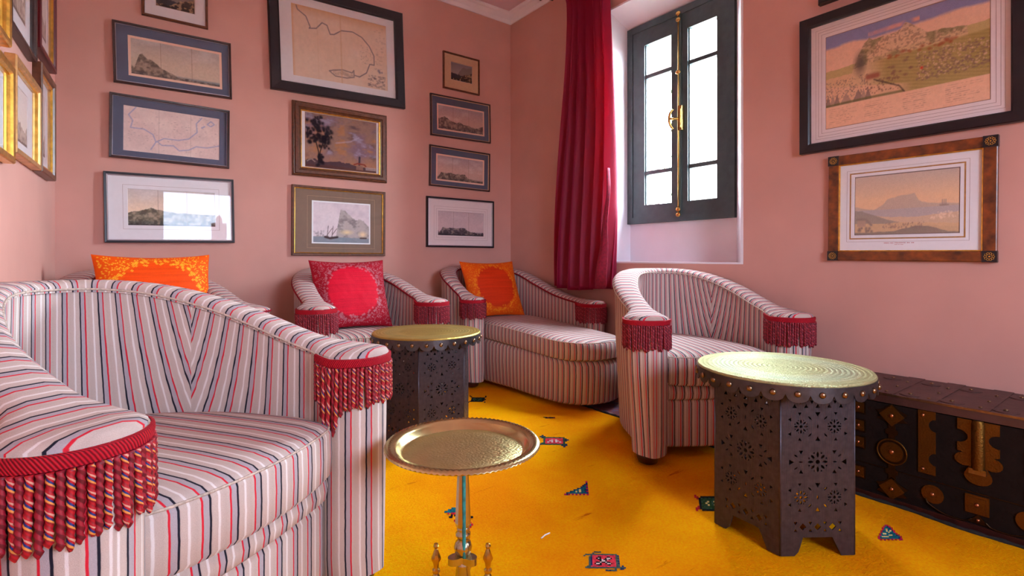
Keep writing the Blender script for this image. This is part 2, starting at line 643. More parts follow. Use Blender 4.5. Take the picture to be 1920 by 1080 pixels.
def curtain_mat():
    m, nt, b = newmat('crimson_curtain')
    b.inputs['Base Color'].default_value = rgb(154, 2, 56)
    b.inputs['Roughness'].default_value = 0.6
    b.inputs['Sheen Weight'].default_value = 0.15
    b.inputs['Sheen Tint'].default_value = rgb(230, 60, 110)
    tr = nd(nt, 'ShaderNodeBsdfTranslucent')
    tr.inputs['Color'].default_value = rgb(214, 20, 80)
    mx = nd(nt, 'ShaderNodeMixShader')
    mx.inputs[0].default_value = 0.4
    nt.links.new(b.outputs[0], mx.inputs[1])
    nt.links.new(tr.outputs[0], mx.inputs[2])
    nt.links.new(mx.outputs[0], nt.nodes['Material Output'].inputs['Surface'])
    return m


M['curtain'] = curtain_mat()
M['curtain_lining'] = simple('patterned_lining', rgb(120, 4, 44), 0.7, nscale=60, col2=rgb(160, 20, 56))


def tile_mat():
    m, nt, b = newmat('patterned_floor_tile')
    b.inputs['Roughness'].default_value = 0.5
    tc = nd(nt, 'ShaderNodeTexCoord')
    v = nd(nt, 'ShaderNodeTexVoronoi')
    v.inputs['Scale'].default_value = 45
    nt.links.new(tc.outputs['Object'], v.inputs['Vector'])
    r = ramp_const(nt, [(0.0, rgb(120, 70, 84)), (0.4, rgb(150, 70, 70)), (0.7, rgb(90, 90, 130)), (1.0, rgb(170, 130, 120))])
    sep = nd(nt, 'ShaderNodeSeparateColor')
    nt.links.new(v.outputs['Color'], sep.inputs[0])
    nt.links.new(sep.outputs[0], r.inputs['Fac'])
    nt.links.new(r.outputs['Color'], b.inputs['Base Color'])
    return m


M['tile'] = tile_mat()
M['ground'] = simple('street_paving', rgb(150, 140, 130), 0.9, noise=0.1, nscale=2)
M['minaret'] = simple('pink_sandstone', rgb(150, 60, 44), 0.85, noise=0.12, nscale=1.5)
M['outwall'] = simple('outdoor_arch_plaster', rgb(84, 58, 56), 0.85, noise=0.1, nscale=4)  # shade of the arch is put into this dark base colour
M['bark'] = simple('palm_bark', rgb(214, 200, 186), 0.9, noise=0.15, nscale=14, bump=0.5, bscale=40)
M['leaf'] = simple('green_leaf', rgb(96, 150, 40), 0.6, noise=0.3, nscale=12)
M['car'] = simple('white_car_paint', rgb(225, 225, 228), 0.3, noise=0.02, nscale=5)
M['tyre'] = simple('black_rubber', rgb(24, 24, 26), 0.8, noise=0.1, nscale=20)
M['car_glass'] = simple('car_window', rgb(40, 46, 54), 0.15, noise=0.05, nscale=4)

# ------------------------------------------------------------------ the room
XW, YB, ZC = 2.72, 3.63, 3.055
LK = 0.045


def xl(y):
    return -0.296 - (YB - y) * LK


b = MB().bbox((-0.9, -1.9, -0.12), (3.2, 3.8, 0.0))
struct(b.build('floor', M['tile']))
b = MB().bbox((-0.9, -1.9, ZC), (3.2, 3.8, ZC + 0.12))
struct(b.build('ceiling', M['ceiling']))
b = MB().bbox((-0.9, YB, 0), (3.2, YB + 0.15, ZC))
struct(b.build('wall_back', M['wall']))
b = MB().prism([(xl(-1.75), -1.75), (xl(YB), YB), (xl(YB) - 0.3, YB), (xl(-1.75) - 0.2, -1.75)], 0, ZC)
struct(b.build('wall_left', M['wall']))

# window wall: room-side leaf with two window recesses
W1 = (1.505, 2.485, 0.89, 2.657)
W2 = (-1.40, -0.70, 0.85, 2.35)
XI = 2.95
b = MB()
b.bbox((XW, W1[1], 0), (XI, YB, ZC))
b.bbox((XW, W1[0], 0), (XI, W1[1], W1[2]))
b.bbox((XW, W1[0], W1[3]), (XI, W1[1], ZC))
b.bbox((XW, W2[1], 0), (XI, W1[0], ZC))
b.bbox((XW, W2[0], 0), (XI, W2[1], W2[2]))
b.bbox((XW, W2[0], W2[3]), (XI, W2[1], ZC))
b.bbox((XW, -1.75, 0), (XI, W2[0], ZC))
struct(b.build('wall_right', M['wall']))
F1w = (1.66, 2.475, 1.165, 2.57)
F2w = (-1.37, -0.73, 0.88, 2.32)
b = MB()
b.bbox((XI, F1w[1], 0), (3.08, YB, ZC))
b.bbox((XI, F1w[0], 0), (3.08, F1w[1], F1w[2]))
b.bbox((XI, F1w[0], F1w[3]), (3.08, F1w[1], ZC))
b.bbox((XI, F2w[1], 0), (3.08, F1w[0], ZC))
b.bbox((XI, F2w[0], 0), (3.08, F2w[1], F2w[2]))
b.bbox((XI, F2w[0], F2w[3]), (3.08, F2w[1], ZC))
b.bbox((XI, -1.75, 0), (3.08, F2w[0], ZC))
struct(b.build('wall_outer', M['white_paint']))
# white recess lining, splayed on the camera side and at the head
b = MB()
z0, z1 = W1[2], W1[3]
b.prism([(XW - 0.003, W1[0] - 0.012), (XI, W1[0] - 0.012), (XI, F1w[0]), (XW - 0.003, W1[0])], z0, z1)
b.bbox((XW - 0.003, W1[1] - 0.008, z0), (XI, W1[1] + 0.004, z1))
b.bbox((XW - 0.006, W1[0] - 0.012, z0 - 0.004), (XI, W1[1] + 0.004, z0 + 0.006))
Mx = Matrix(((1, 0, 0, 0), (0, 0, 1, 0), (0, 1, 0, 0), (0, 0, 0, 1)))
b.prism([(XW - 0.003, z1 + 0.01), (XW - 0.003, z1 - 0.002), (XI, F1w[3]), (XI, z1 + 0.01)], W1[0] - 0.012, W1[1] + 0.004, M=Mx)
struct(b.build('trim_1', M['white_paint']))

# rear wall behind the camera, with a street window
DO = (0.41, 1.45, 0.95, 2.05)
b = MB()
b.bbox((-0.9, -1.75, 0), (DO[0], -1.6, ZC))
b.bbox((DO[1], -1.75, 0), (3.08, -1.6, ZC))
b.bbox((DO[0], -1.75, DO[3]), (DO[1], -1.6, ZC))
b.bbox((DO[0], -1.75, 0), (DO[1], -1.6, DO[2]))
struct(b.build('wall_front', M['wall']))

# cornice: stepped cove along three walls
def cornice(name, p0, p1, nrm, d0, d1):
    """profile swept from p0 to p1 (room corner line), nrm into the room, mitre amounts per metre of depth"""
    prof = [(0.0, ZC - 0.078), (0.012, ZC - 0.078), (0.016, ZC - 0.066), (0.02, ZC - 0.05), (0.046, ZC - 0.024), (0.062, ZC - 0.02),
            (0.07, ZC - 0.012), (0.07, ZC), (0.0, ZC)]
    t = Vector((p1[0] - p0[0], p1[1] - p0[1], 0)).normalized()
    V = []
    for (d, z) in prof:
        V.append((p0[0] + nrm[0] * d + t.x * d * d0, p0[1] + nrm[1] * d + t.y * d * d0, z))
    for (d, z) in prof:
        V.append((p1[0] + nrm[0] * d - t.x * d * d1, p1[1] + nrm[1] * d - t.y * d * d1, z))
    n = len(prof)
    F = [(i, (i + 1) % n, n + (i + 1) % n, n + i) for i in range(n)]
    bb = MB().add(V, F)
    return struct(bb.build(name, M['white_paint']))


cornice('trim_2', (xl(YB), YB), (XW, YB), (0, -1), 1, 1)
cornice('trim_3', (XW, YB), (XW, -1.6), (-1, 0), 1, 1)
cornice('trim_4', (xl(-1.6), -1.6), (xl(YB), YB), (1, 0), 1, 1)


# ------------------------------------------------------------------ windows
def ymirror_box(b, x0, x1, y0, y1, z0, z1):
    b.bbox((x0, y0, z0), (x1, y1, z1))


def make_window(name, F, detail=True, pane_mat=None):
    y0, y1, z0, z1 = F
    root = bpy.data.objects.new(name, None)
    COL.objects.link(root)
    root.location = (XI, (y0 + y1) / 2, z0)
    root['kind'] = 'structure'
    inv = Matrix.Translation(-root.location)

    def put(bb, n, m, par=root, **k):
        bb.v = [tuple(inv @ Vector(p)) for p in bb.v]
        return bb.build(n, m, par, **k)
    ft = 0.045
    b = MB()
    b.bbox((XI - 0.035, y0 - 0.005, z0), (XI + 0.05, y0 + ft, z1))
    b.bbox((XI - 0.035, y1 - ft, z0), (XI + 0.05, y1 + 0.005, z1))
    b.bbox((XI - 0.035, y0 + ft, z0), (XI + 0.05, y1 - ft, z0 + ft))
    b.bbox((XI - 0.035, y0 + ft, z1 - ft), (XI + 0.05, y1 - ft, z1))
    # rebate lip
    for (a0, a1, c0, c1) in ((y0 + ft, y0 + ft + 0.012, z0 + ft, z1 - ft), (y1 - ft - 0.012, y1 - ft, z0 + ft, z1 - ft),
                             (y0 + ft, y1 - ft, z1 - ft - 0.012, z1 - ft), (y0 + ft, y1 - ft, z0 + ft, z0 + ft + 0.012)):
        b.bbox((XI - 0.02, a0, c0), (XI + 0.04, a1, c1))
    put(b, 'window_frame', M['winwood'])
    ym = y0 + (2.035 - 1.66) / (2.475 - 1.66) * (y1 - y0)
    iy0, iy1 = y0 + ft + 0.002, y1 - ft - 0.002
    H = z1 - z0
    zb = [z0 + 0.128 / 1.405 * H, z0 + 0.352 / 1.405 * H, z0 + 1.028 / 1.405 * H, z0 + 1.252 / 1.405 * H]
    for side, (a0, a1) in enumerate(((iy0, ym), (ym, iy1))):
        c = MB()
        st0 = 0.062 if side == 0 else 0.052
        st1 = 0.055 if side == 0 else 0.088
        # stiles
        if side == 0:
            g0, g1 = a0 + 0.066, a1 - 0.055
        else:
            g0, g1 = a0 + 0.07, a1 - 0.10
        x0, x1 = XI - 0.028, XI + 0.02
        c.bbox((x0, a0, z0 + ft), (x1, g0, z1 - ft))
        c.bbox((x0, g1, z0 + ft), (x1, a1, z1 - ft))
        c.bbox((x0, g0, z0 + ft), (x1, g1, zb[0]))
        c.bbox((x0, g0, zb[3]), (x1, g1, z1 - ft))
        # raised ovolo border round the glass
        for (p0, p1, q0, q1) in ((g0, g0 + 0.008, zb[0], zb[3]), (g1 - 0.008, g1, zb[0], zb[3])):
            c.bbox((x0 + 0.012, p0, q0), (x1, p1, q1))
        cas = put(c, 'casement', M['winwood'])
        for zc in (zb[1], zb[2]):
            put(MB().bbox((x0 + 0.006, g0, zc - 0.013), (x1, g1, zc + 0.013)), 'glazing_bar', M['winwood'], cas)
        lim = [zb[0], zb[1], zb[2], zb[3]]
        for k in range(3):
            put(MB().bbox((XI + 0.002, g0 - 0.004, lim[k] + 0.002), (XI + 0.006, g1 + 0.004, lim[k + 1] - 0.002)), 'pane', pane_mat or M['winglass'], cas)
    # meeting bead
    put(MB().bbox((XI - 0.04, ym - 0.014, z0 + ft), (XI - 0.024, ym + 0.014, z1 - ft)), 'meeting_bead', M['winwood'])
    if detail:
        xr = XI - 0.05
        rod = MB().tube([(xr, ym, z0 + 0.05), (xr, ym, z1 - 0.05)], 0.0055, 8)
        bolt = put(rod, 'bolt_rod', M['brass'], smooth=True)
        for zk in (z1 - 0.085, z1 - 0.045, z0 + 0.975 / 1.405 * H, z0 + 0.075, z0 + 0.04):
            g = MB().lathe([(0.002, -0.012), (0.012, -0.011), (0.018, -0.004), (0.018, 0.004), (0.012, 0.011), (0.002, 0.012)], (0, 0, 0), 12)
            g.v = [(xr - 0.004 + p[2] * 0.5, ym + p[0], zk + p[1] * 0.8) for p in g.v]
            put(g, 'bolt_guide', M['brass'], bolt, smooth=True)
        zl = z0 + 0.667 / 1.405 * H
        lk = MB().bbox((xr - 0.008, ym - 0.03, zl - 0.075), (xr + 0.03, ym + 0.0, zl + 0.085))
        lk.bbox((xr - 0.014, ym - 0.026, zl - 0.06), (xr - 0.006, ym - 0.006, zl + 0.06))
        lock = put(lk, 'lock_case', M['brass'], bolt)
        pts = [(xr - 0.02 - 0.028 * math.cos(t), ym + 0.02 + 0.016 * math.cos(t * 1.0), zl + 0.062 * math.sin(t)) for t in np.linspace(-1.5, 1.5, 15)]
        hd = MB().tube(pts, lambda q: 0.0065 + 0.004 * math.sin(PI * q), 8)
        hd.tube([(xr - 0.006, ym - 0.01, zl), (xr - 0.05, ym + 0.03, zl)], 0.008, 8)
        put(hd, 'lever_handle', M['brass'], bolt, smooth=True)
    return root


make_window('window_1', F1w)
make_window('window_2', F2w, False, glass_mat('dimming_side_glass', (0.70, 0.69, 0.70, 1)))  # grey pane tint added to hold back daylight from this side

# rear window: dark frame around an open casement
b = MB()
b.bbox((DO[0], -1.72, DO[2]), (DO[0] + 0.03, -1.63, DO[3]))
b.bbox((DO[1] - 0.03, -1.72, DO[2]), (DO[1], -1.63, DO[3]))
b.bbox((DO[0] + 0.03, -1.72, DO[3] - 0.03), (DO[1] - 0.03, -1.63, DO[3]))
b.bbox((DO[0] + 0.03, -1.72, DO[2]), (DO[1] - 0.03, -1.63, DO[2] + 0.03))
w3 = struct(b.build('window_3', M['winwood']))
MB().bbox((DO[0] + 0.025, -1.68, DO[2] + 0.025), (DO[1] - 0.025, -1.675, DO[3] - 0.025)).build('pane', glass_mat('dimming_rear_glass', (0.50, 0.50, 0.53, 1)), w3)  # pane tint is added to weaken the sky light coming in here

# ------------------------------------------------------------------ outdoors, seen through glass and mirrored in it
b = MB().bbox((-150, -420, -0.4), (150, -1.9, -0.13))
struct(b.build('street_ground', M['ground']))
b = MB().bbox((3.2, -1.9, -0.4), (40, 30, -0.13))
struct(b.build('garden_ground', M['ground']))

t = thing('minaret', 'square pink sandstone tower mirrored in the white-mounted picture glass', 'tower', (33.0, -250, -0.13))
MB().bbox((-2.6, -2.6, 0), (2.6, 2.6, 22.0)).build('shaft', M['minaret'], t)
mb = MB()
for k in range(8):
    mb.bbox((-2.7 + k * 0.7, -2.7, 22.0), (-2.3 + k * 0.7, 2.7, 22.9))
mb.build('battlement', M['minaret'], t)['kind'] = 'stuff'
MB().bbox((-1.1, -1.1, 22.0), (1.1, 1.1, 25.0)).build('lantern', M['minaret'], t)
MB().lathe([(1.1, 25.0), (1.0, 25.6), (0.5, 26.3), (0.02, 26.8)], n=12).build('dome', M['minaret'], t, smooth=True)


def palm(x, y, hgt, label):
    t = thing('palm_tree', label, 'tree', (x, y, -0.13), group='palms on the street')
    MB().tube([(0, 0, 0), (0.1, 0, hgt * 0.5), (0, 0, hgt)], 0.16, 8).build('trunk', M['bark'], t, smooth=True)
    mb = MB()
    for k in range(14):
        a = 2 * PI * k / 14
        L = 1.5
        pts = [(L * q * math.cos(a), L * q * math.sin(a), hgt + 0.7 * q - 1.5 * q * q) for q in np.linspace(0, 1, 6)]
        for i in range(5):
            p, q2 = pts[i], pts[i + 1]
            wd = 0.16 * (1 - i / 6)
            dx, dy = -math.sin(a) * wd, math.cos(a) * wd
            mb.add([(p[0] - dx, p[1] - dy, p[2] - 0.1), p, (q2[0], q2[1], q2[2]), (q2[0] - dx, q2[1] - dy, q2[2] - 0.1), (p[0] + dx, p[1] + dy, p[2] - 0.1), (q2[0] + dx, q2[1] + dy, q2[2] - 0.1)],
                   [(0, 1, 2, 3), (1, 4, 5, 2)])
    mb.build('crown', M['leaf'], t)


palm(11.2, -120, 6.0, 'small palm left of the tower, mirrored in picture glass')
palm(19.6, -120, 6.4, 'taller palm right of the tower, mirrored in picture glass')
t = thing('parked_car', 'white parked car mirrored in the white-mounted picture glass', 'car', (8.3, -105, -0.13))
prof = [(-2.0, 0.35), (-2.0, 0.75), (-1.2, 0.9), (-0.6, 1.4), (0.8, 1.42), (1.5, 0.95), (2.05, 0.85), (2.05, 0.35)]
MB().prism(list(reversed(prof)), -0.8, 0.8, M=Matrix(((1, 0, 0, 0), (0, 0, 1, 0), (0, 1, 0, 0), (0, 0, 0, 1)))).build('car_body', M['car'], t)
for wx in (-1.3, 1.3):
    for wy in (-0.8, 0.8):
        g = MB().lathe([(0.001, -0.1), (0.33, -0.1), (0.33, 0.1), (0.001, 0.1)], n=16)
        g.v = [(wx + p[0], wy + p[2], 0.33 + p[1]) for p in g.v]
        g.build('wheel', M['tyre'], t, smooth=True, angle=40)
MB().prism([(-0.55, 0.98), (1.3, 0.98), (0.75, 1.34), (-0.35, 1.34)], -0.82, 0.82, M=Matrix(((1, 0, 0, 0), (0, 0, 1, 0), (0, 1, 0, 0), (0, 0, 0, 1)))).build('car_window', M['car_glass'], t)

# shaded arch, palm trunk and leaves outside window_1
arc = [(2.75 + 0.71 * math.cos(a), 2.5 + 0.71 * math.sin(a)) for a in np.linspace(R(82), 0, 16)]
b = MB()
ap = [(3.46, 0.0), (3.72, 0.0), (3.72, 3.3), (2.85, 3.3)] + arc
Mw = Matrix(((0, 0, 1, 0), (1, 0, 0, 0), (0, 1, 0, 0), (0, 0, 0, 1)))
b.prism(ap, 4.3, 4.6, M=Mw)
o = b.build('garden_arch', M['outwall'])
tag(o, 'shaded plaster arch outside, seen through the top left window pane', 'arch')
t = thing('shaggy_palm', 'pale shaggy palm trunk outside the right casement of the window', 'tree', (5.1, 3.2, -0.13))
MB().tube([(0, 0, 0), (0.02, 0, 2.0), (0, 0.03, 4.5)], 0.2, 14).build('trunk', M['bark'], t, smooth=True)
mb = MB()
for k in range(70):
    a = random.uniform(0, 2 * PI)
    z = random.uniform(0.8, 4.2)
    ca, sa = math.cos(a), math.sin(a)
    P = [(0.2 * ca - 0.05 * sa, 0.2 * sa + 0.05 * ca, z), (0.2 * ca + 0.05 * sa, 0.2 * sa - 0.05 * ca, z), (0.27 * ca, 0.27 * sa, z + 0.16)]
    mb.add(P, [(0, 1, 2), (2, 1, 0)])
mb.build('bark_scales', M['bark'], t)['kind'] = 'stuff'
t = thing('garden_shrub', 'sunlit leafy shrub outside the left casement of the window', 'shrub', (3.75, 2.88, -0.13))
MB().tube([(0, 0, 0), (0.02, 0.03, 1.2), (0, 0, 2.2)], 0.02, 6).build('stem', M['bark'], t)
mb = MB()
for k in range(90):
    c = Vector((random.gauss(0, 0.14), random.gauss(0, 0.16), random.uniform(1.1, 2.6)))
    a, e = random.uniform(0, 2 * PI), random.uniform(-0.6, 0.6)
    d = Vector((math.cos(a), math.sin(a), e)) * 0.07
    s = Vector((-math.sin(a), math.cos(a), 0.2)) * 0.025
    mb.add([c - d, c + s, c + d, c - s], [(0, 1, 2, 3)])
mb.build('leaves', M['leaf'], t)

# ------------------------------------------------------------------ rug
def rugz(x, y):
    return 0.010 + 0.0009 * math.sin(4 * x + 1.1 + 1.5 * math.sin(2 * y + 2.3)) + 0.0006 * math.sin(7 * y + 3 * x + 0.6) + 0.0005 * math.sin(13 * x - 9 * y + 4.0)


def rug():
    x0, x1, y0, y1 = -0.36, 2.258, -0.9, 3.3
    nx, ny = 110, 150
    xs = np.linspace(x0, x1, nx)
    ys = np.linspace(y0, y1, ny)
    V = []
    rs = np.random.RandomState(3)
    ph = rs.rand(8) * 6
    for j, y in enumerate(ys):
        for i, x in enumerate(xs):
            e = 0.006 * math.sin(9 * y + 1.0) + 0.004 * math.sin(23 * y)
            xx = x + (e if i in (0, nx - 1) else 0)
            z = rugz(x, y)
            if i in (0, nx - 1) or j in (0, ny - 1):
                z = 0.005
            V.append((xx, y, z))
    F = []
    for j in range(ny - 1):
        for i in range(nx - 1):
            a = j * nx + i
            F.append((a, a + 1, a + nx + 1, a + nx))
    n0 = len(V)
    V += [(x0, y0, 0.0), (x1, y0, 0.0), (x1, y1, 0.0), (x0, y1, 0.0)]
    F.append((n0, n0 + 3, n0 + 2, n0 + 1))
    t = thing('yellow_rug', 'thick saffron yellow wool rug with small woven tribal motifs', 'rug', (0, 0, 0.0))
    MB().add(V, F).build('pile', M['rug'], t, smooth=True)
    pts = [(x1 + 0.002 + 0.006 * math.sin(9 * y + 1.0) + 0.004 * math.sin(23 * y), y, 0.008) for y in np.linspace(y0, y1, 220)]
    MB().tube(pts, lambda q: 0.007 + 0.002 * math.sin(q * 400), 6).build('selvage', simple('dark_selvage', rgb(30, 24, 20), 0.9, noise=0.5, nscale=90), t, smooth=True)
    return t


RUG = rug()
KN = {'r': (176, 30, 40), 'R': (206, 54, 70), 'g': (52, 78, 62), 'G': (70, 84, 80), 'b': (28, 44, 84), 't': (24, 92, 104), 'k': (26, 22, 26), 'w': (200, 180, 176),
      'p': (170, 20, 70), 'o': (200, 70, 20), 'y': (214, 190, 120), 'd': (40, 66, 34)}


def motif(art, x, y, cell, rz, label, lean=0.0):
    rows = len(art)
    cols = max(len(r) for r in art)
    V, F, C = [], [], []
    rs = random.Random(len(art) * 7 + cols)
    for j, row in enumerate(art):
        for i, ch in enumerate(row):
            if ch == ' ' or ch == '.':
                continue
            cx, cy = (i - cols / 2) * cell[0], (rows / 2 - j) * cell[1]
            cx += lean * cy
            hx, hy = cell[0] * 0.56, cell[1] * 0.56
            o = len(V)
            gx = x + cx * math.cos(rz) - cy * math.sin(rz)
            gy = y + cx * math.sin(rz) + cy * math.cos(rz)
            jz = rugz(gx, gy) + 0.0008 + rs.uniform(0, 0.001)
            q = lean * hy
            V += [(cx - hx - q, cy - hy, jz), (cx + hx - q, cy - hy, jz), (cx + hx + q, cy + hy, jz), (cx - hx + q, cy + hy, jz)]
            F.append((o, o + 1, o + 2, o + 3))
            c = rgb3(*KN[ch]) * rs.uniform(0.75, 1.2)
            C += [list(c) + [1.0]] * 4
    me = bpy.data.meshes.new('motif')
    me.from_pydata(V, [], F)
    ca = me.color_attributes.new('Col', 'FLOAT_COLOR', 'POINT')
    ca.data.foreach_set('color', np.array(C, dtype=np.float32).ravel())
    me.materials.append(M['knots'])
    o = link('motif', me, RUG)
    o.location = (x, y, 0)
    o.rotation_euler = (0, 0, rz)
    o['label'] = label


diamond = [
    "......GGGG.............",
    ".....G.................",
    ".GGGGGGGGGGGGGGGGGG....",
    "G...GRRRRRRRRRRRRRGb...",
    "...GbRRRkkRRRkkRRRGG...",
    "...GbRRkwkRRkwwkRRgb...",
    "...GbRRRkkwkkwkRRRGG...",
    "...GbRRRRkwwkRRRRRgb...",
    "...GbRRkkwkkwkkRRRGG...",
    "...GbRkwwkRRkwwkRRGb...",
    "...GbRRkkkRRRkkRRRGG...",
    "..GGRRRRRRRRRRRRRRgG.b.",
    ".GGGGGGGGGGGGGGGGGGGGGb",
    ".................G..bb.",
    "............bGbGGG.....",
]
motif(diamond, 1.150, 1.062, (0.0054, 0.0066), R(-37), 'red square motif with grey-green border and hooks', 0.14)
dm2 = [
    "..b.............",
    ".bgb............",
    "..bggggggggggg..",
    "...gRRRRRRRRRgg.",
    "...gRRRwRwRRRgbb",
    "...gRRwwRwwRRgg.",
    "...gRwRwRwRwRg..",
    "..ggRRRRRRRRRg..",
    ".bggggggggggggb.",
    "............bgb.",
    ".............b..",
]
motif(dm2, 1.697, 1.905, (0.0097, 0.0149), R(-37), 'red lozenge motif with dark hooked border in mid rug', 0.07)
tri = [
    "............p",
    "............b",
    "...........bb",
    "..........btp",
    ".........bttb",
    ".......bttttp",
    ".....bttyttbb",
    "...bttytyttbp",
    ".bttttttttttb",
    "pbp.p.p.p.p.p",
]
motif(tri, 1.424, 1.463, (0.0072, 0.0125), R(-37), 'navy triangle motif with pink tips', 0.1)
sq = [
    "r..............",
    "rr.kkkkkkkkkkkk",
    ".rkgdgdgdgdgdgd",
    "..kdgdgddgdgdgd",
    "..kgdgydgydgdgd",
    "..kddyddgdydgdd",
    "..kgdgydgydgdgd",
    ".rkdgdgddgdgdgd",
    "rrkgdgdgdgdgdgd",
    "r..kkkkkkkkkkkk",
]
motif(sq, 1.735, 1.075, (0.0075, 0.0125), R(-37), 'dark green square motif beside the pale-topped table', 0.3)
fl = [
    ".......tt.............",
    "....ttttt.............",
    "..tttttttt............",
    "tttttttttk..k.........",
    "..r.rrrrr...kk........",
    "....k.kkk..rr.........",
    "...kk..k..rr..kkk.....",
    "........r.rt.kk.......",
    "......r.r.kttkk.......",
    "...........ktttr......",
    "............ttttr.....",
    "...........r.ttr......",
    "..............r.......",
]
motif(fl, 0.945, 1.535, (0.006, 0.0127), R(-37), 'teal and black flower motif behind the brass post', -0.08)
tri2 = [
    "......pr.......",
    ".....ptbp......",
    "....rtttbr.....",
    "....ptyttp.....",
    "...rttytybr....",
    "...ptttyttp....",
    "..rtyytttttr...",
    "..pttttyyttbp..",
    ".rtyyyyttttttr.",
    ".pttttttttttbr.",
    "..r.p.r.p.r.pp.",
]
motif(tri2, 2.020, 0.604, (0.006, 0.0088), R(-37), 'teal triangle motif with pink saw-tooth edge near the trunk', 0.62)
bug = [
    "k...........k.",
    ".k..........k.",
    "..kkkkkkkkkk..",
    "..kggkdkgdkk..",
    "..kgdgkdgdkkk.",
    "..kkgkdgkdkk..",
    ".kkkkkkkkkk...",
    "k...........k.",
]
motif(bug, 1.815, 2.765, (0.0085, 0.02), R(-37), 'small dark lozenge motif beside the corner chaise')
motif(["kkrkkk", ".kkkkr"], 1.93, 2.20, (0.011, 0.012), R(-38), 'tiny dark woven mark below the chaise')
o = MB().tube([(-0.022, 0, 0), (0.0, 0.002, 0.001), (0.022, 0, 0)], 0.0022, 6).build('white_thread', simple('white_thread', rgb(235, 230, 225), 0.8, noise=0.05, nscale=90), None, smooth=True)
o.location = (1.10, 1.277, rugz(1.10, 1.277) + 0.002)
o.rotation_euler = (0, 0, R(10))
tag(o, 'short white thread lying on the yellow rug', 'thread')

# ------------------------------------------------------------------ tub chairs
def smooth01(t):
    t = max(0.0, min(1.0, t))
    return t * t * (3 - 2 * t)


LOBE = 0.098


def stations(pts, neck=0.057, back=0.064, shift=0.018, lobe=LOBE):
    """pts: dense centreline (x, y, z) from one lobe centre to the other. Adds rounded lobe ends.
    returns list of (x, y, nx, ny, halfwidth, z, s); n points outward (right-hand side of travel)"""
    P = [Vector(p) for p in pts]
    n = len(P)
    S = [0.0]
    for i in range(1, n):
        S.append(S[-1] + (P[i].xy - P[i - 1].xy).length)
    L = S[-1]
    out = []
    for i in range(n):
        a, c = P[max(i - 1, 0)], P[min(i + 1, n - 1)]
        t = (c.xy - a.xy).normalized()
        nx, ny = t.y, -t.x
        d = min(S[i], L - S[i])
        k = smooth01(d / 0.115)
        hw = lobe + (neck - lobe) * k + (back - neck) * smooth01((d - 0.15) / 0.4)
        sh = shift * k * (1 - smooth01((d - 0.12) / 0.3))
        out.append([P[i].x - nx * sh, P[i].y - ny * sh, nx, ny, hw, P[i].z, S[i], t.x, t.y])
    f, l = out[0], out[-1]
    head, tail = [], []
    m = 9
    for k in range(m):
        ph = (k + 0.35) / m * PI / 2
        dd = lobe * math.cos(ph)
        head.append([f[0] - f[7] * dd, f[1] - f[8] * dd, f[2], f[3], lobe * math.sin(ph), f[5], -dd, -lobe * (PI / 2 - ph)])
        tail.append([l[0] + l[7] * dd, l[1] + l[8] * dd, l[2], l[3], lobe * math.sin(ph), l[5], l[6] + dd, l[6] + lobe * (PI / 2 - ph)])
    tail.reverse()
    return head + [q[:7] + [q[6]] for q in out] + tail, L


def sweep(st, sect, ufun=None, cap_arc=False):
    """sect(station)-> list of (offset, z, tag). builds skin with uv u=arc length"""
    mb = MB()
    rows = []
    for q in st:
        rows.append(sect(q))
    V = []
    k = len(rows[0])
    for q, r in zip(st, rows):
        for (o, z, tg) in r:
            V.append((q[0] + q[2] * o, q[1] + q[3] * o, z))
    F, U = [], []
    for i in range(len(st) - 1):
        for j in range(k):
            j2 = (j + 1) % k
            F.append((i * k + j, (i + 1) * k + j, (i + 1) * k + j2, i * k + j2))
            uu = []
            for (ii, jj) in ((i, j), (i + 1, j), (i + 1, j2), (i, j2)):
                tg = rows[ii][jj][2]
                s = st[ii][6]
                zz = rows[ii][jj][1]
                # keep inner/outer classification of the face consistent
                tf = rows[ii][j][2]
                sm = 0.5 * (st[i][6] + st[i + 1][6])
                if cap_arc:
                    s = st[ii][7]
                uu.append((ufun(s, zz, tf, sm) if ufun else s, zz))
            U.append(uu)
    cu = ufun(st[0][6], 0.5, 'out', st[0][6]) if ufun else 0.0
    F.append(tuple(range(k)))
    U.append([(cu, 0)] * k)
    cu = ufun(st[-1][6], 0.5, 'out', st[-1][6]) if ufun else 0.0
    F.append(tuple(reversed(range((len(st) - 1) * k, len(st) * k))))
    U.append([(cu, 0)] * k)
    mb.add(V, F, U)
    return mb


def rail_u(L, lobe, period=0.038):
    return lambda s, z, t, sm: (s if sm < L / 2 else L - s) + lobe + period * 0.76


def shell_section(zin, taper, zb=0.045):
    def f(q):
        hw, z = q[4], q[5]
        o = max(hw - 0.006, 0.0012)
        ob = max(o - taper * min(1.0, o / 0.06), 0.001)
        ib = o
        return [(-ib, zin, 'in'), (-o, (zin + z) / 2, 'in'), (-o, z - 0.012, 'in'), (o, z - 0.012, 'out'), (o - 0.25 * (o - ob), z * 0.62, 'out'),
                (ob + 0.004 if ob > 0.01 else ob, 0.12, 'out'), (ob, zb, 'out'), (-max(ib - 0.004, 0.001), zb, 'out')]
    return f


def rail_section(q):
    hw, z = q[4], q[5]
    h = min(1.0, hw / 0.05)
    return [(-hw, z - 0.02, 't'), (-hw, z - 0.005, 't'), (-hw * 0.8, z + 0.005 * h, 't'), (-hw * 0.4, z + 0.011 * h, 't'), (hw * 0.4, z + 0.011 * h, 't'), (hw * 0.8, z + 0.005 * h, 't'), (hw, z - 0.005, 't'), (hw, z - 0.02, 't')]


def edge_line(st, side, dz=-0.012, extra=0.001):
    return [(q[0] + q[2] * side * (q[4] + extra), q[1] + q[3] * side * (q[4] + extra), q[5] + dz) for q in st]


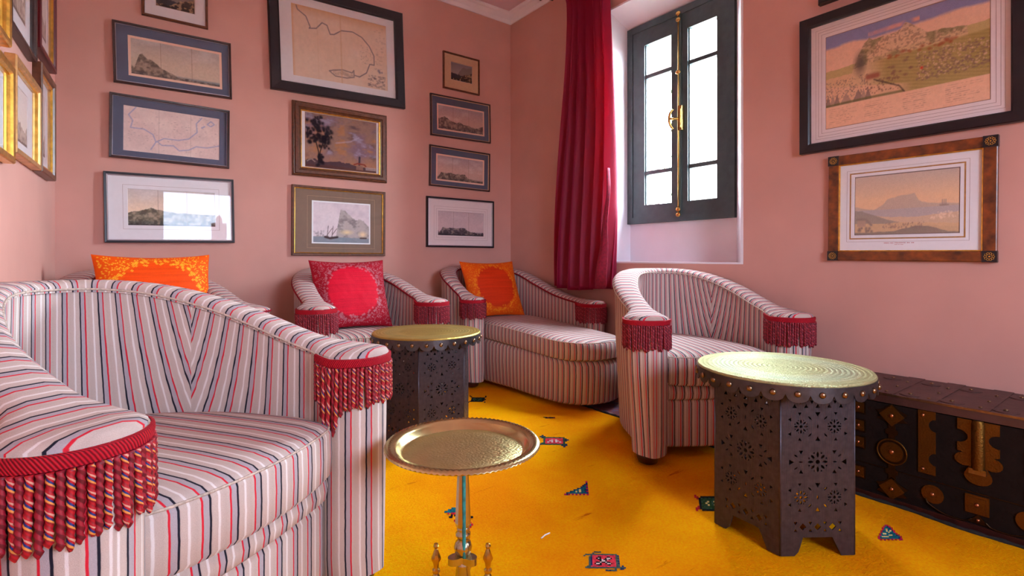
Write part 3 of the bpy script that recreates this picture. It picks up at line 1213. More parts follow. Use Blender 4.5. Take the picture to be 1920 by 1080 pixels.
def rope_mesh(name, mat, length, r=0.0042, n=8, rings=30, turns=4.2):
    V, F, U = [], [], []
    for i in range(rings + 1):
        q = i / rings
        z = -length * q
        rr = r * (1.0 if q < 0.93 else 1.18 - 0.8 * (q - 0.93) / 0.07)
        for k in range(n):
            a = 2 * PI * k / n
            rad = rr * (1 + 0.2 * math.cos(2 * (a - turns * 2 * PI * q)))
            V.append((rad * math.cos(a), rad * math.sin(a), z))
    for i in range(rings):
        for k in range(n):
            k2 = (k + 1) % n
            F.append((i * n + k, (i + 1) * n + k, (i + 1) * n + k2, i * n + k2))
            v0, v1 = -turns * i / rings * 1.0, -turns * (i + 1) / rings * 1.0
            U.append([(k / n, v0), (k / n, v1), ((k + 1) / n, v1), ((k + 1) / n, v0)])
    F.append(tuple(range(n)))
    U.append([(0, 0)] * n)
    F.append(tuple(reversed(range(rings * n, (rings + 1) * n))))
    U.append([(0, 0)] * n)
    o = MB().add(V, F, U).build(name, mat, None, smooth=True)
    me = o.data
    bpy.data.objects.remove(o)
    return me


CORD = 0.108
ROPE = {'plain': rope_mesh('fringe_cord', M['rope_plain'], CORD, 0.0049), 'multi': rope_mesh('fringe_cord', M['rope_multi'], CORD, 0.0049),
        'fleck': rope_mesh('fringe_cord', M['rope_fleck'], CORD, 0.0042)}


def fringe(root, st, end, kinds, spacing=0.0098, seed=1, back_in=0.06, back_out=0.045, drape=False, extra=0.004):
    """band and hanging cords around a lobe end (end 0 = first station, 1 = last)"""
    rs = random.Random(seed)
    n = len(st)
    line = []
    # walk: one side from the rail to the tip then back on the other side
    idx = range(0, n // 2) if end == 0 else range(n - 1, n // 2, -1)
    ordered = list(idx)

    def side_pts(sd, lim):
        pts = []
        s0 = st[0][6] + LOBE if end == 0 else st[-1][6] - LOBE
        for i in ordered:
            q = st[i]
            d = (q[6] - 0.0) if end == 0 else (s0 - q[6])
            d = q[6] if end == 0 else (s0 - q[6])
            if d > lim:
                break
            pts.append((q[0] + q[2] * sd * (q[4] + extra), q[1] + q[3] * sd * (q[4] + extra), q[5] - 0.014))
        return pts
    a = side_pts(-1, back_in)
    c = side_pts(1, back_out)
    line = list(reversed(a)) + c
    V, F = [], []
    for (x, y, z) in line:
        V += [(x, y, z + 0.004), (x, y, z - 0.020)]
    # give the band thickness outward using the neighbouring direction
    m = len(line)
    nor = []
    cx = sum(p[0] for p in line) / m
    cy = sum(p[1] for p in line) / m
    for i in range(m):
        p, q = Vector(line[max(i - 1, 0)]).xy, Vector(line[min(i + 1, m - 1)]).xy
        t = (q - p)
        t = t.normalized() if t.length > 1e-7 else Vector((1, 0))
        nn = Vector((t.y, -t.x))
        if nn.dot(Vector((line[i][0] - cx, line[i][1] - cy))) < 0:
            nn = -nn
        nor.append(nn)
    bm_ = MB()
    VV = []
    for i, (x, y, z) in enumerate(line):
        nn = nor[i]
        for (o, dz) in ((0, 0.005), (0.0055, 0.003), (0.006, -0.006), (0.004, -0.017), (0, -0.017)):
            VV.append((x + nn.x * o, y + nn.y * o, z + dz))
    FF, UU = [], []
    al = [0.0]
    for i in range(1, m):
        al.append(al[-1] + (Vector(line[i]) - Vector(line[i - 1])).length)
    for i in range(m - 1):
        for j in range(5):
            j2 = (j + 1) % 5
            FF.append((i * 5 + j, (i + 1) * 5 + j, (i + 1) * 5 + j2, i * 5 + j2))
            UU.append([(al[i], j * 0.01), (al[i + 1], j * 0.01), (al[i + 1], (j + 1) * 0.01), (al[i], (j + 1) * 0.01)])
    FF.append((0, 1, 2, 3, 4))
    UU.append([(0, 0)] * 5)
    FF.append(tuple(reversed(range((m - 1) * 5, m * 5))))
    UU.append([(0, 0)] * 5)
    bm_.add(VV, FF, UU)
    band = bm_.build('fringe_band', M['red_braid'], root, smooth=True, angle=50)
    band['label'] = 'braided crimson heading of the arm fringe'
    # cords
    acc = 0.0
    nxt = spacing * 0.5
    k = 0
    for i in range(m - 1):
        p, q = Vector(line[i]), Vector(line[i + 1])
        seg = (q - p).length
        while nxt <= acc + seg:
            f = (nxt - acc) / seg
            pt = p.lerp(q, f)
            nn = nor[i].lerp(nor[i + 1], f)
            cobj = link('fringe_cord', ROPE[kinds[k % len(kinds)]], band)
            cobj.location = (pt.x + nn.x * 0.004, pt.y + nn.y * 0.004, pt.z - 0.018)
            ln = 1.0 + rs.uniform(-0.07, 0.07)
            if drape and 0.015 < nxt < 0.095:
                ln = 1.0 + 0.8 * math.sin((nxt - 0.015) / 0.08 * PI)
            cobj.scale = (1, 1, ln)
            cobj.rotation_euler = (rs.uniform(-0.035, 0.035), rs.uniform(-0.035, 0.035), rs.uniform(0, 6.28))
            k += 1
            nxt += spacing
        acc += seg
    return band


CA, CD, CZA, CZB = 0.354, 0.734, 0.639, 0.836


def tub_path(za=CZA, zb=CZB):
    n = 96
    # even arc-length sampling of the half ellipse, right lobe first
    uu = np.linspace(0, PI, 1500)
    x, y = CA * np.cos(uu), CD * np.sin(uu)
    s = np.concatenate([[0], np.cumsum(np.hypot(np.diff(x), np.diff(y)))])
    ss = np.linspace(0, s[-1], n)
    x, y = np.interp(ss, s, x), np.interp(ss, s, y)
    out = []
    for a, c in zip(x, y):
        v = (c / CD + 0.144) / 1.144
        out.append((a, c, za + (zb - za) * smooth01(v)))
    return out


def seat_outline(st, gap=0.004, front=-0.012, bow=0.045, y_start=0.03):
    """closed outline of the seat cushion (ccw seen from above), front edge first"""
    inner = [(q[0] - q[2] * (q[4] + gap - 0.006), q[1] - q[3] * (q[4] + gap - 0.006)) for q in st if q[6] > 0]
    inner = [p for p in inner if p[1] > y_start]
    inner = [p for i, p in enumerate(inner) if i % 2 == 0]
    xr = inner[0][0]
    xlft = inner[-1][0]
    fr = []
    for t in np.linspace(0, 1, 25):
        x = xlft + (xr - xlft) * t
        k = 1 - (2 * t - 1) ** 2
        e = abs(2 * t - 1)
        rd = 0.03 * max(0, (e - 0.86) / 0.14) ** 2
        fr.append((x, front - bow * k + rd))
    return fr + inner[0:], len(fr)


def cushion(outline, z0, z1, crown, ufun, name, mat, parent, slope=None, lip=0.02):
    """padded slab from an outline: side border, rounded edge, crowned top"""
    n = len(outline)
    cx = sum(p[0] for p in outline) / n
    cy = sum(p[1] for p in outline) / n
    A = [0.0]
    for i in range(n):
        p, q = outline[i], outline[(i + 1) % n]
        A.append(A[-1] + math.hypot(q[0] - p[0], q[1] - p[1]))
    levels = [(0.97, z0), (1.0, z0 + 0.012), (1.006, (z0 + z1) / 2), (1.0, z1 - 0.010), (0.985, z1), (0.93, z1 + crown * 0.45), (0.8, z1 + crown * 0.8), (0.5, z1 + crown), (0.2, z1 + crown)]
    V, U2 = [], []
    for li, (k, z) in enumerate(levels):
        for i, (x, y) in enumerate(outline):
            xx, yy = cx + (x - cx) * k, cy + (y - cy) * k
            dz = slope(xx, yy) if slope else 0.0
            V.append((xx, yy, z + dz))
            U2.append(ufun(xx, yy, A[i], li < 4))
    F, U = [], []
    for li in range(len(levels) - 1):
        for i in range(n):
            j = (i + 1) % n
            F.append((li * n + i, li * n + j, (li + 1) * n + j, (li + 1) * n + i))
            side = li < 4
            zz = [V[q][2] for q in F[-1]]
            uu = []
            for idx, q in enumerate(F[-1]):
                ii = q % n
                a = A[ii] if not (ii == 0 and i == n - 1) else A[n]
                uu.append((ufun(V[q][0], V[q][1], a, side), V[q][1] if not side else V[q][2]))
            U.append(uu)
    F.append(tuple(reversed(range(n))))
    U.append([(0, 0)] * n)
    l = len(levels) - 1
    F.append(tuple(range(l * n, (l + 1) * n)))
    U.append([(ufun(V[q][0], V[q][1], 0, False), V[q][1]) for q in range(l * n, (l + 1) * n)])
    o = MB().add(V, F, U).build(name, mat, parent, smooth=True, angle=45)
    return o, [(V[4 * n + i][0], V[4 * n + i][1], V[4 * n + i][2]) for i in range(n)]


def tub_chair(label, x, y, th, piping, cords, feet=True, drapes=(False, False), group='matching striped tub chairs', spacing=0.0098, fab=None, period=0.038):
    fab = fab or M['fabric']
    root = thing('tub_armchair', label, 'armchair', (x, y, 0.0125), (0, 0, th), group)
    st, L = stations(tub_path())
    ss = [q[6] for q in st]
    seams = (min(ss, key=lambda q: abs(q - L * 0.275)), min(ss, key=lambda q: abs(q - L * 0.725)))

    def ush(s, z, tg, sm):
        if tg == 'in':
            k = min((0, 1), key=lambda i: abs(sm - seams[i]))
            d = abs(s - seams[k])
            sg = 1.0 if sm >= seams[k] else -1.0
            return seams[k] + sg * (d - 0.34 * math.exp(-d / 0.22) * (1 - smooth01((d - 0.12) / 0.28)) * (z - 0.62))
        return s
    sweep(st, shell_section(0.10, 0.03), ush, True).build('shell', fab, root, smooth=True, angle=50)
    sweep(st, rail_section, rail_u(L, LOBE, period)).build('arm_rail', fab, root, smooth=True, angle=60)
    pm = M['crimson_cord'] if piping == 'crimson' else M['cream_piping']
    pr = 0.0056 if piping == 'crimson' else 0.003
    MB().tube(edge_line(st, 1), pr, 6).build('outer_piping', pm, root, smooth=True)
    MB().tube(edge_line(st, -1), pr, 6).build('inner_piping', pm, root, smooth=True)
    out, nf = seat_outline(st)
    seat, edge = cushion(out, 0.335, 0.462, 0.022, lambda a, c, s, side: a, 'seat_cushion', fab, root)
    MB().tube(edge[:nf], 0.0028, 6).build('seat_piping', M['cream_piping'], seat, smooth=True)
    # deck roll and front apron between the pillars
    def front_strip(prof, name):
        pts = out[:nf]
        V, F, U = [], [], []
        k = len(prof)
        for (a, c) in pts:
            for (dy, z) in prof:
                V.append((a * 0.985, max(c, -0.06) * 0.5 + dy, z))
        for i in range(len(pts) - 1):
            for j in range(k - 1):
                q = (i * k + j, (i + 1) * k + j, (i + 1) * k + j + 1, i * k + j + 1)
                F.append(q)
                U.append([(V[w][0], V[w][2]) for w in q])
        MB().add(V, F, U).build(name, fab, root, smooth=True, angle=60)
    front_strip([(0.08, 0.262), (0.022, 0.262), (0.006, 0.275), (0.002, 0.298), (0.008, 0.325), (0.03, 0.335), (0.08, 0.335)], 'deck_roll')
    front_strip([(0.08, 0.05), (0.024, 0.05), (0.018, 0.06), (0.018, 0.25), (0.024, 0.262), (0.08, 0.262)], 'front_apron')
    if feet:
        for (fx, fy) in ((CA, -0.02), (-CA, -0.02), (0.2, 0.6), (-0.2, 0.6)):
            MB().lathe([(0.03, 0.0), (0.042, 0.006), (0.05, 0.03), (0.05, 0.05)], (fx, fy, 0), 18).build('foot', M['foot'], root, smooth=True)
    if cords:
        fringe(root, st, 0, cords, seed=3, drape=drapes[0], spacing=spacing)
        fringe(root, st, 1, cords, seed=5, drape=drapes[1], spacing=spacing)
    return root


tub_chair('large striped tub armchair in the left foreground, with multicoloured arm fringes', 0.226, 1.24, 0.599, 'cream', ['plain', 'multi'], spacing=0.0104, fab=M['fabric_wide'], period=0.055, drapes=(True, False))
tub_chair('striped tub armchair under the window, no cushion on it', 2.177, 1.309, -0.497, 'cream', ['fleck', 'plain'])
tub_chair('striped tub armchair with crimson piping holding the red cushion', 1.169, 2.831, 0.04, 'crimson', ['fleck', 'plain'])
tub_chair('striped tub armchair half hidden behind the large foreground armchair', 0.168, 2.842, 0.241, 'crimson', None)


# ------------------------------------------------------------------ chaise in the corner
def catmull(P, n):
    P = [np.array(p, float) for p in P]
    P = [2 * P[0] - P[1]] + P + [2 * P[-1] - P[-2]]
    out = []
    for i in range(1, len(P) - 2):
        for k in range(n):
            t = k / n
            a, b_, c, d = P[i - 1], P[i], P[i + 1], P[i + 2]
            out.append(0.5 * ((2 * b_) + (-a + c) * t + (2 * a - 5 * b_ + 4 * c - d) * t * t + (-a + 3 * b_ - 3 * c + d) * t ** 3))
    out.append(P[-2])
    return out


def chaise():
    ox, oy = 2.27, 3.0
    root = thing('corner_chaise', 'short striped chaise longue with crimson piping in the room corner', 'chaise', (ox, oy, 0.0125))
    pts = [(2.585, 2.50, 0.603), (2.595, 2.62, 0.607), (2.60, 2.85, 0.645), (2.60, 3.08, 0.715), (2.585, 3.28, 0.785), (2.51, 3.45, 0.825), (2.36, 3.535, 0.838), (2.16, 3.535, 0.838),
           (2.00, 3.46, 0.82), (1.93, 3.32, 0.765), (1.935, 3.20, 0.69), (1.955, 3.10, 0.632), (1.96, 3.06, 0.625)]
    path = [(p[0] - ox, p[1] - oy, p[2]) for p in catmull(pts, 9)]
    st, L = stations(path, neck=0.056, back=0.06, shift=0.0, lobe=0.085)

    sweep(st, shell_section(0.10, 0.02), lambda s, z, t, sm: s, True).build('shell', M['fabric'], root, smooth=True, angle=50)
    sweep(st, rail_section, rail_u(L, 0.085)).build('arm_rail', M['fabric'], root, smooth=True, angle=60)
    MB().tube(edge_line(st, 1), 0.0062, 6).build('outer_piping', M['crimson_cord'], root, smooth=True)
    MB().tube(edge_line(st, -1), 0.0062, 6).build('inner_piping', M['crimson_cord'], root, smooth=True)
    ol = [(2.05, 3.42), (2.045, 3.1), (2.06, 2.75), (2.075, 2.45), (2.10, 2.28), (2.17, 2.17), (2.29, 2.12), (2.40, 2.12), (2.50, 2.165), (2.545, 2.26), (2.545, 2.45), (2.54, 2.75), (2.54, 3.1), (2.52, 3.35), (2.45, 3.46), (2.3, 3.485), (2.15, 3.47)]
    ol = catmull(ol + [ol[0]], 6)[:-1]
    ol = [(p[0] - ox, p[1] - oy) for p in ol]
    slope = lambda x, y: 0.045 * smooth01((y + 0.85) / 0.9)
    seat, edge = cushion(ol, 0.292, 0.40, 0.026, lambda a, c, s, side: (s if side else c * 1.0), 'seat_cushion', M['fabric'], root, slope)
    MB().tube(edge[: int(len(edge) * 0.75)], 0.0028, 6).build('seat_piping', M['cream_piping'], seat, smooth=True)
    # upholstered base under the seat
    n = len(ol)
    V, F, U = [], [], []
    A = [0.0]
    for i in range(n):
        A.append(A[-1] + math.hypot(ol[(i + 1) % n][0] - ol[i][0], ol[(i + 1) % n][1] - ol[i][1]))
    for (ins, z) in ((0.03, 0.03), (0.012, 0.045), (0.004, 0.2), (0.006, 0.262), (0.02, 0.285), (0.05, 0.292)):
        for (x, y) in ol:
            d = math.hypot(x, y + 0.2) + 1e-6
            V.append((x - x / d * ins, y - (y + 0.2) / d * ins, z + (slope(x, y) if z > 0.25 else 0)))
    for li in range(5):
        for i in range(n):
            j = (i + 1) % n
            F.append((li * n + i, li * n + j, (li + 1) * n + j, (li + 1) * n + i))
            U.append([(A[i], V[li * n + i][2]), (A[i + 1], V[li * n + j][2]), (A[i + 1], V[(li + 1) * n + j][2]), (A[i], V[(li + 1) * n + i][2])])
    F.append(tuple(reversed(range(n))))
    U.append([(0, 0)] * n)
    F.append(tuple(range(5 * n, 6 * n)))
    U.append([(0, 0)] * n)
    MB().add(V, F, U).build('base', M['fabric'], root, smooth=True, angle=60)
    for (fx, fy) in ((-0.31, 0.07), (0.31, -0.48), (0.0, -0.7), (0.2, 0.4), (-0.2, 0.4)):
        MB().lathe([(0.03, 0.0), (0.042, 0.006), (0.05, 0.03), (0.05, 0.05)], (fx, fy, 0), 18).build('foot', M['foot'], root, smooth=True)
    fringe(root, st, 0, ['fleck', 'plain'], seed=8, back_in=0.14, back_out=0.03)
    fringe(root, st, 1, ['fleck', 'plain'], seed=9, back_in=0.05, back_out=0.05)
    return root


chaise()

# ------------------------------------------------------------------ pierced hexagonal tables
def curve_panel(outline, holes, thick):
    """flat panel with real cut-outs from 2D curve splines; returns mesh in XY plane, thickness along Z"""
    cu = bpy.data.curves.new('panel_curve', 'CURVE')
    cu.dimensions = '2D'
    cu.fill_mode = 'BOTH'
    cu.extrude = thick / 2
    for poly in [outline] + holes:
        sp = cu.splines.new('POLY')
        sp.points.add(len(poly) - 1)
        for p, q in zip(sp.points, poly):
            p.co = (q[0], q[1], 0, 1)
        sp.use_cyclic_u = True
    ob = bpy.data.objects.new('panel_curve', cu)
    COL.objects.link(ob)
    dg = bpy.context.evaluated_depsgraph_get()
    me = bpy.data.meshes.new_from_object(ob.evaluated_get(dg))
    bpy.data.objects.remove(ob)
    bpy.data.curves.remove(cu)
    return me


def lens(cx, cy, L, W, a, n=4):
    pts = []
    for t in np.linspace(-1, 1, n + 1):
        pts.append((t * L / 2, W / 2 * (1 - t * t)))
    for t in np.linspace(1, -1, n + 1)[1:-1]:
        pts.append((t * L / 2, -W / 2 * (1 - t * t)))
    ca, sa = math.cos(a), math.sin(a)
    return [(cx + ca * x - sa * y, cy + sa * x + ca * y) for x, y in pts]


def tri(cx, cy, r, a):
    return [(cx + r * math.cos(a + k * 2 * PI / 3), cy + r * math.sin(a + k * 2 * PI / 3)) for k in range(3)]


def rosette(cx, cy, Rr):
    H = [[(cx + 0.2 * Rr * math.cos(2 * PI * k / 8), cy + 0.2 * Rr * math.sin(2 * PI * k / 8)) for k in range(8)]]
    for k in range(8):
        a = PI / 8 * 0 + k * PI / 4
        if k % 2 == 0:
            H.append(lens(cx + 0.66 * Rr * math.cos(a), cy + 0.66 * Rr * math.sin(a), 0.56 * Rr, 0.24 * Rr, a))
        else:
            H.append(lens(cx + 0.64 * Rr * math.cos(a), cy + 0.64 * Rr * math.sin(a), 0.5 * Rr, 0.24 * Rr, a))
    for k in range(8):
        a = PI / 8 + k * PI / 4
        H.append(tri(cx + 0.86 * Rr * math.cos(a), cy + 0.86 * Rr * math.sin(a), 0.12 * Rr, a + PI))
    return H


HX_S, HX_T = 0.23, 0.498


def table_panel():
    w2 = HX_S / 2 - 0.001
    out = [(-w2, 0), (-0.072, 0), (-0.060, 0.012), (-0.052, 0.034), (-0.046, 0.056), (0.046, 0.056), (0.054, 0.04), (0.074, 0), (w2, 0), (w2, HX_T), (-w2, HX_T)]
    H = []
    for zc in (0.394, 0.178):
        for sx in (-1, 1):
            H += rosette(sx * 0.052, zc, 0.0235)
            H += [tri(sx * 0.086, zc + 0.022, 0.0068, 0 if sx > 0 else PI), tri(sx * 0.086, zc - 0.022, 0.0068, 0 if sx > 0 else PI)]
            H += [tri(sx * 0.056, zc + 0.040, 0.0066, -PI / 2), tri(sx * 0.056, zc - 0.040, 0.0066, PI / 2)]
            H += [lens(sx * 0.0245, zc + 0.026, 0.016, 0.005, sx * PI / 4), lens(sx * 0.0245, zc - 0.026, 0.016, 0.005, -sx * PI / 4)]
        H += [lens(0, zc, 0.014, 0.005, PI / 2), tri(0, zc + 0.039, 0.0095, -PI / 2), tri(0, zc - 0.039, 0.0095, PI / 2)]
    zc = 0.286
    H += rosette(0, zc, 0.034)
    for sx in (-1, 1):
        H += [tri(sx * 0.084, zc, 0.0105, PI if sx > 0 else 0), lens(sx * 0.053, zc, 0.014, 0.005, 0)]
        for sz in (-1, 1):
            H += [lens(sx * 0.068, zc + sz * 0.019, 0.014, 0.005, sx * sz * PI / 5), tri(sx * 0.052, zc + sz * 0.031, 0.008, -sz * PI / 2)]
    for k in (-1, 0, 1):
        c = k * 0.046
        H.append([(c - 0.011, 0.088), (c, 0.077), (c + 0.011, 0.088), (c, 0.099)])
    for k in (-1.5, -0.5, 0.5, 1.5):
        H += [tri(k * 0.046, 0.100, 0.0068, -PI / 2), tri(k * 0.046, 0.0765, 0.0068, PI / 2)]
    for k in (-2, -1, 0, 1, 2):
        H += [tri(k * 0.036, 0.455, 0.008, PI / 2), tri(k * 0.036 + 0.018, 0.470, 0.007, -PI / 2)]
    return curve_panel(out, H, 0.004)


PANEL = table_panel()
PANEL.name = 'side_panel'
PANEL.materials.clear()
PANEL.materials.append(M['iron'])


def hex_table(label, x, y, rot, topmat):
    root = thing('pierced_side_table', label, 'table', (x, y, 0.0125), (0, 0, 0), 'pierced metal side tables')
    ap = HX_S * math.sqrt(3) / 2
    for k in range(6):
        a0 = rot + k * PI / 3 + PI / 6
        p = link('side_panel', PANEL, root)
        p.rotation_euler = (R(90), 0, a0 + PI / 2)
        p.location = (ap * math.cos(a0), ap * math.sin(a0), 0)
        # corner beading
        a1 = rot + k * PI / 3
        MB().tube([(HX_S * math.cos(a1), HX_S * math.sin(a1), 0.002), (HX_S * math.cos(a1), HX_S * math.sin(a1), HX_T)], 0.003, 6).build('corner_bead', M['iron'], root, smooth=True)
    RT, ZT = 0.2704, 0.537
    hexp = [(0.226 * math.cos(rot + k * PI / 3), 0.226 * math.sin(rot + k * PI / 3)) for k in range(6)]
    MB().prism(hexp, HX_T - 0.014, HX_T - 0.002).build('under_frame', M['foot'], root)
    MB().lathe([(0.001, HX_T - 0.002), (RT - 0.008, HX_T - 0.002), (RT - 0.006, 0.524), (RT - 0.006, 0.526)], n=72).build('table_core', M['foot'], root)
    top = MB().lathe([(RT - 0.004, 0.524), (RT, 0.527), (RT + 0.001, 0.532), (RT - 0.002, ZT), (RT - 0.012, ZT + 0.0005), (RT * 0.84, ZT - 0.0012), (RT * 0.8, ZT - 0.0004), (RT * 0.55, ZT - 0.0018), (RT * 0.52, ZT - 0.001), (0.03, ZT - 0.0016), (0.001, ZT - 0.0016)], n=96).build('table_top', topmat, root, smooth=True, angle=40)
    # scalloped skirt
    N, seg = 26, 10
    r0 = RT - 0.001
    V, F = [], []
    tot = N * seg
    for i in range(tot):
        a = 2 * PI * i / tot
        q = (i % seg) / seg
        dz = 0.024 * math.sqrt(max(0.0, 1 - (2 * q - 1) ** 2))
        for (rr, z) in ((r0, 0.529), (r0 + 0.003, 0.529), (r0 + 0.004, 0.506 - dz), (r0 + 0.001, 0.506 - dz)):
            V.append((rr * math.cos(a), rr * math.sin(a), z))
    for i in range(tot):
        j = (i + 1) % tot
        for k in range(4):
            k2 = (k + 1) % 4
            F.append((i * 4 + k, j * 4 + k, j * 4 + k2, i * 4 + k2))
    sk = MB().add(V, F).build('scalloped_skirt', M['skirt'], root, smooth=True, angle=40)
    st = MB().lathe([(0.0095, 0.0), (0.0092, 0.003), (0.0065, 0.0065), (0.003, 0.0078), (0.0005, 0.0082)], n=12).build('stud', M['stud'], sk, smooth=True)
    for k in range(N):
        o = st if k == 0 else st.copy()
        if k:
            COL.objects.link(o)
            o.parent = sk
        a = 2 * PI * (k + 0.5) / N
        o.location = ((r0 + 0.0035) * math.cos(a), (r0 + 0.0035) * math.sin(a), 0.508)
        o.rotation_euler = (0, R(90), a)
    return root


hex_table('pierced dark metal side table with pale green-gold top beside the trunk', 1.803, 0.854, R(204.8), M['tabletop'])
hex_table('pierced dark metal side table with golden top in front of the red cushion', 1.2264, 2.348, R(173), M['tabletop_gold'])


# ------------------------------------------------------------------ brass tray table
def tray_table():
    cx, cy, zt = 0.7095, 1.1556, 0.43
    root = thing('brass_tray_stand', 'low brass stand with four-sided tapering post and spiked finials', 'stand', (cx, cy, 0.0125))
    rt, fw = Vector((0.799, -0.602)), Vector((0.602, 0.799))
    # post: four sided, tapering upward, with turned knops at its foot
    MB().lathe([(0.012, 0.20), (0.0195, 0.205), (0.021, 0.215), (0.0195, 0.24), (0.0155, 0.33), (0.0125, 0.385), (0.018, 0.39), (0.05, 0.398), (0.05, 0.402)], n=8, rot=R(20)).build('post', M['post'], root)
    MB().lathe([(0.012, 0.128), (0.021, 0.136), (0.024, 0.150), (0.020, 0.163), (0.012, 0.170), (0.016, 0.174), (0.020, 0.180), (0.020, 0.186), (0.014, 0.192), (0.017, 0.198), (0.014, 0.205)], n=20).build('knop', M['post'], root, smooth=True)
    v = MB()
    d = (rt * 0.012 - fw * 0.012)
    pts = [(-fw.x * 0.0165 + rt.x * 0.004, -fw.y * 0.0165 + rt.y * 0.004, z) for z in np.linspace(0.13, 0.38, 9)]
    pts = [(p[0] * (1.12 if p[2] < 0.2 else 1.06 - 0.9 * (p[2] - 0.2)), p[1] * (1.12 if p[2] < 0.2 else 1.06 - 0.9 * (p[2] - 0.2)), p[2]) for p in pts]
    v.tube(pts, 0.0048, 6).build('verdigris_seam', M['verdigris'], root, smooth=True)
    # three-lobed hub plate
    pl = []
    for k in range(48):
        a = 2 * PI * k / 48
        rr = 0.030 + 0.012 * math.cos(3 * (a - math.atan2(fw.y, fw.x)))
        pl.append((rr * math.cos(a), rr * math.sin(a)))
    MB().prism(pl, 0.112, 0.130).build('hub_plate', M['post'], root)
    MB().lathe([(0.016, 0.035), (0.022, 0.05), (0.02, 0.075), (0.017, 0.10), (0.02, 0.113)], n=18).build('hub_boss', M['post'], root, smooth=True)
    a0 = math.atan2(fw.y, fw.x)
    for da in (0, R(112), R(-112)):
        a = a0 + da
        rr = 0.072
        px, py = rr * math.cos(a), rr * math.sin(a)
        leg = MB()
        leg.tube([(0.012 * math.cos(a), 0.012 * math.sin(a), 0.065), (0.045 * math.cos(a), 0.045 * math.sin(a), 0.05), (px * 0.98, py * 0.98, 0.042), (px, py, 0.036)], 0.008, 8)
        leg.tube([(px, py, 0.05), (px * 1.25, py * 1.25, 0.034), (px * 1.75, py * 1.75, 0.016), (px * 1.95, py * 1.95, 0.0125)], lambda q: 0.009 + 0.003 * q, 8)
        lo = leg.build('leg', M['post'], root, smooth=True)
        MB().lathe([(0.008, 0.04), (0.011, 0.05), (0.008, 0.062), (0.010, 0.075), (0.0125, 0.082), (0.010, 0.09), (0.007, 0.096), (0.0105, 0.101), (0.0105, 0.106), (0.006, 0.11), (0.0085, 0.125), (0.013, 0.133), (0.013, 0.137), (0.004, 0.160), (0.0055, 0.162), (0.0075, 0.1665), (0.0055, 0.172), (0.001, 0.174)], (px, py, 0), 8).build('finial', M['brass'], lo, smooth=True, angle=35)
    # tray: separate, lies on the post
    tr = thing('brass_tray', 'round engraved brass tray with beaded rim on the low stand', 'tray', (cx, cy, 0.402 + 0.0125))
    n = 180
    prof = [(0.001, 0.002), (0.154, 0.002), (0.163, 0.006), (0.170, 0.018), (0.176, 0.0235), (0.184, 0.0245), (0.190, 0.0275), (0.2005, 0.0235), (0.2025, 0.020), (0.2005, 0.0175), (0.186, 0.019), (0.174, 0.016), (0.166, 0.003), (0.154, 0.0), (0.001, 0.0)]
    V, F = [], []
    for i, (r_, z_) in enumerate(prof):
        for k in range(n):
            a = 2 * PI * k / n
            dz = 0.0017 * (1 if k % 2 else -1) if i in (6, 7, 8) else 0
            V.append((r_ * math.cos(a), r_ * math.sin(a), z_ + dz))
    for i in range(len(prof) - 1):
        for k in range(n):
            k2 = (k + 1) % n
            F.append((i * n + k, i * n + k2, (i + 1) * n + k2, (i + 1) * n + k))
    MB().add(V, F).build('rim', M['tray'], tr, smooth=True, angle=60)
    MB().lathe([(0.157, 0.0022), (0.1555, 0.0032), (0.08, 0.0028), (0.03, 0.0032), (0.0005, 0.0034)], n=72, cap=False).build('engraved_floor', M['tray_floor'], tr, smooth=True)


tray_table()


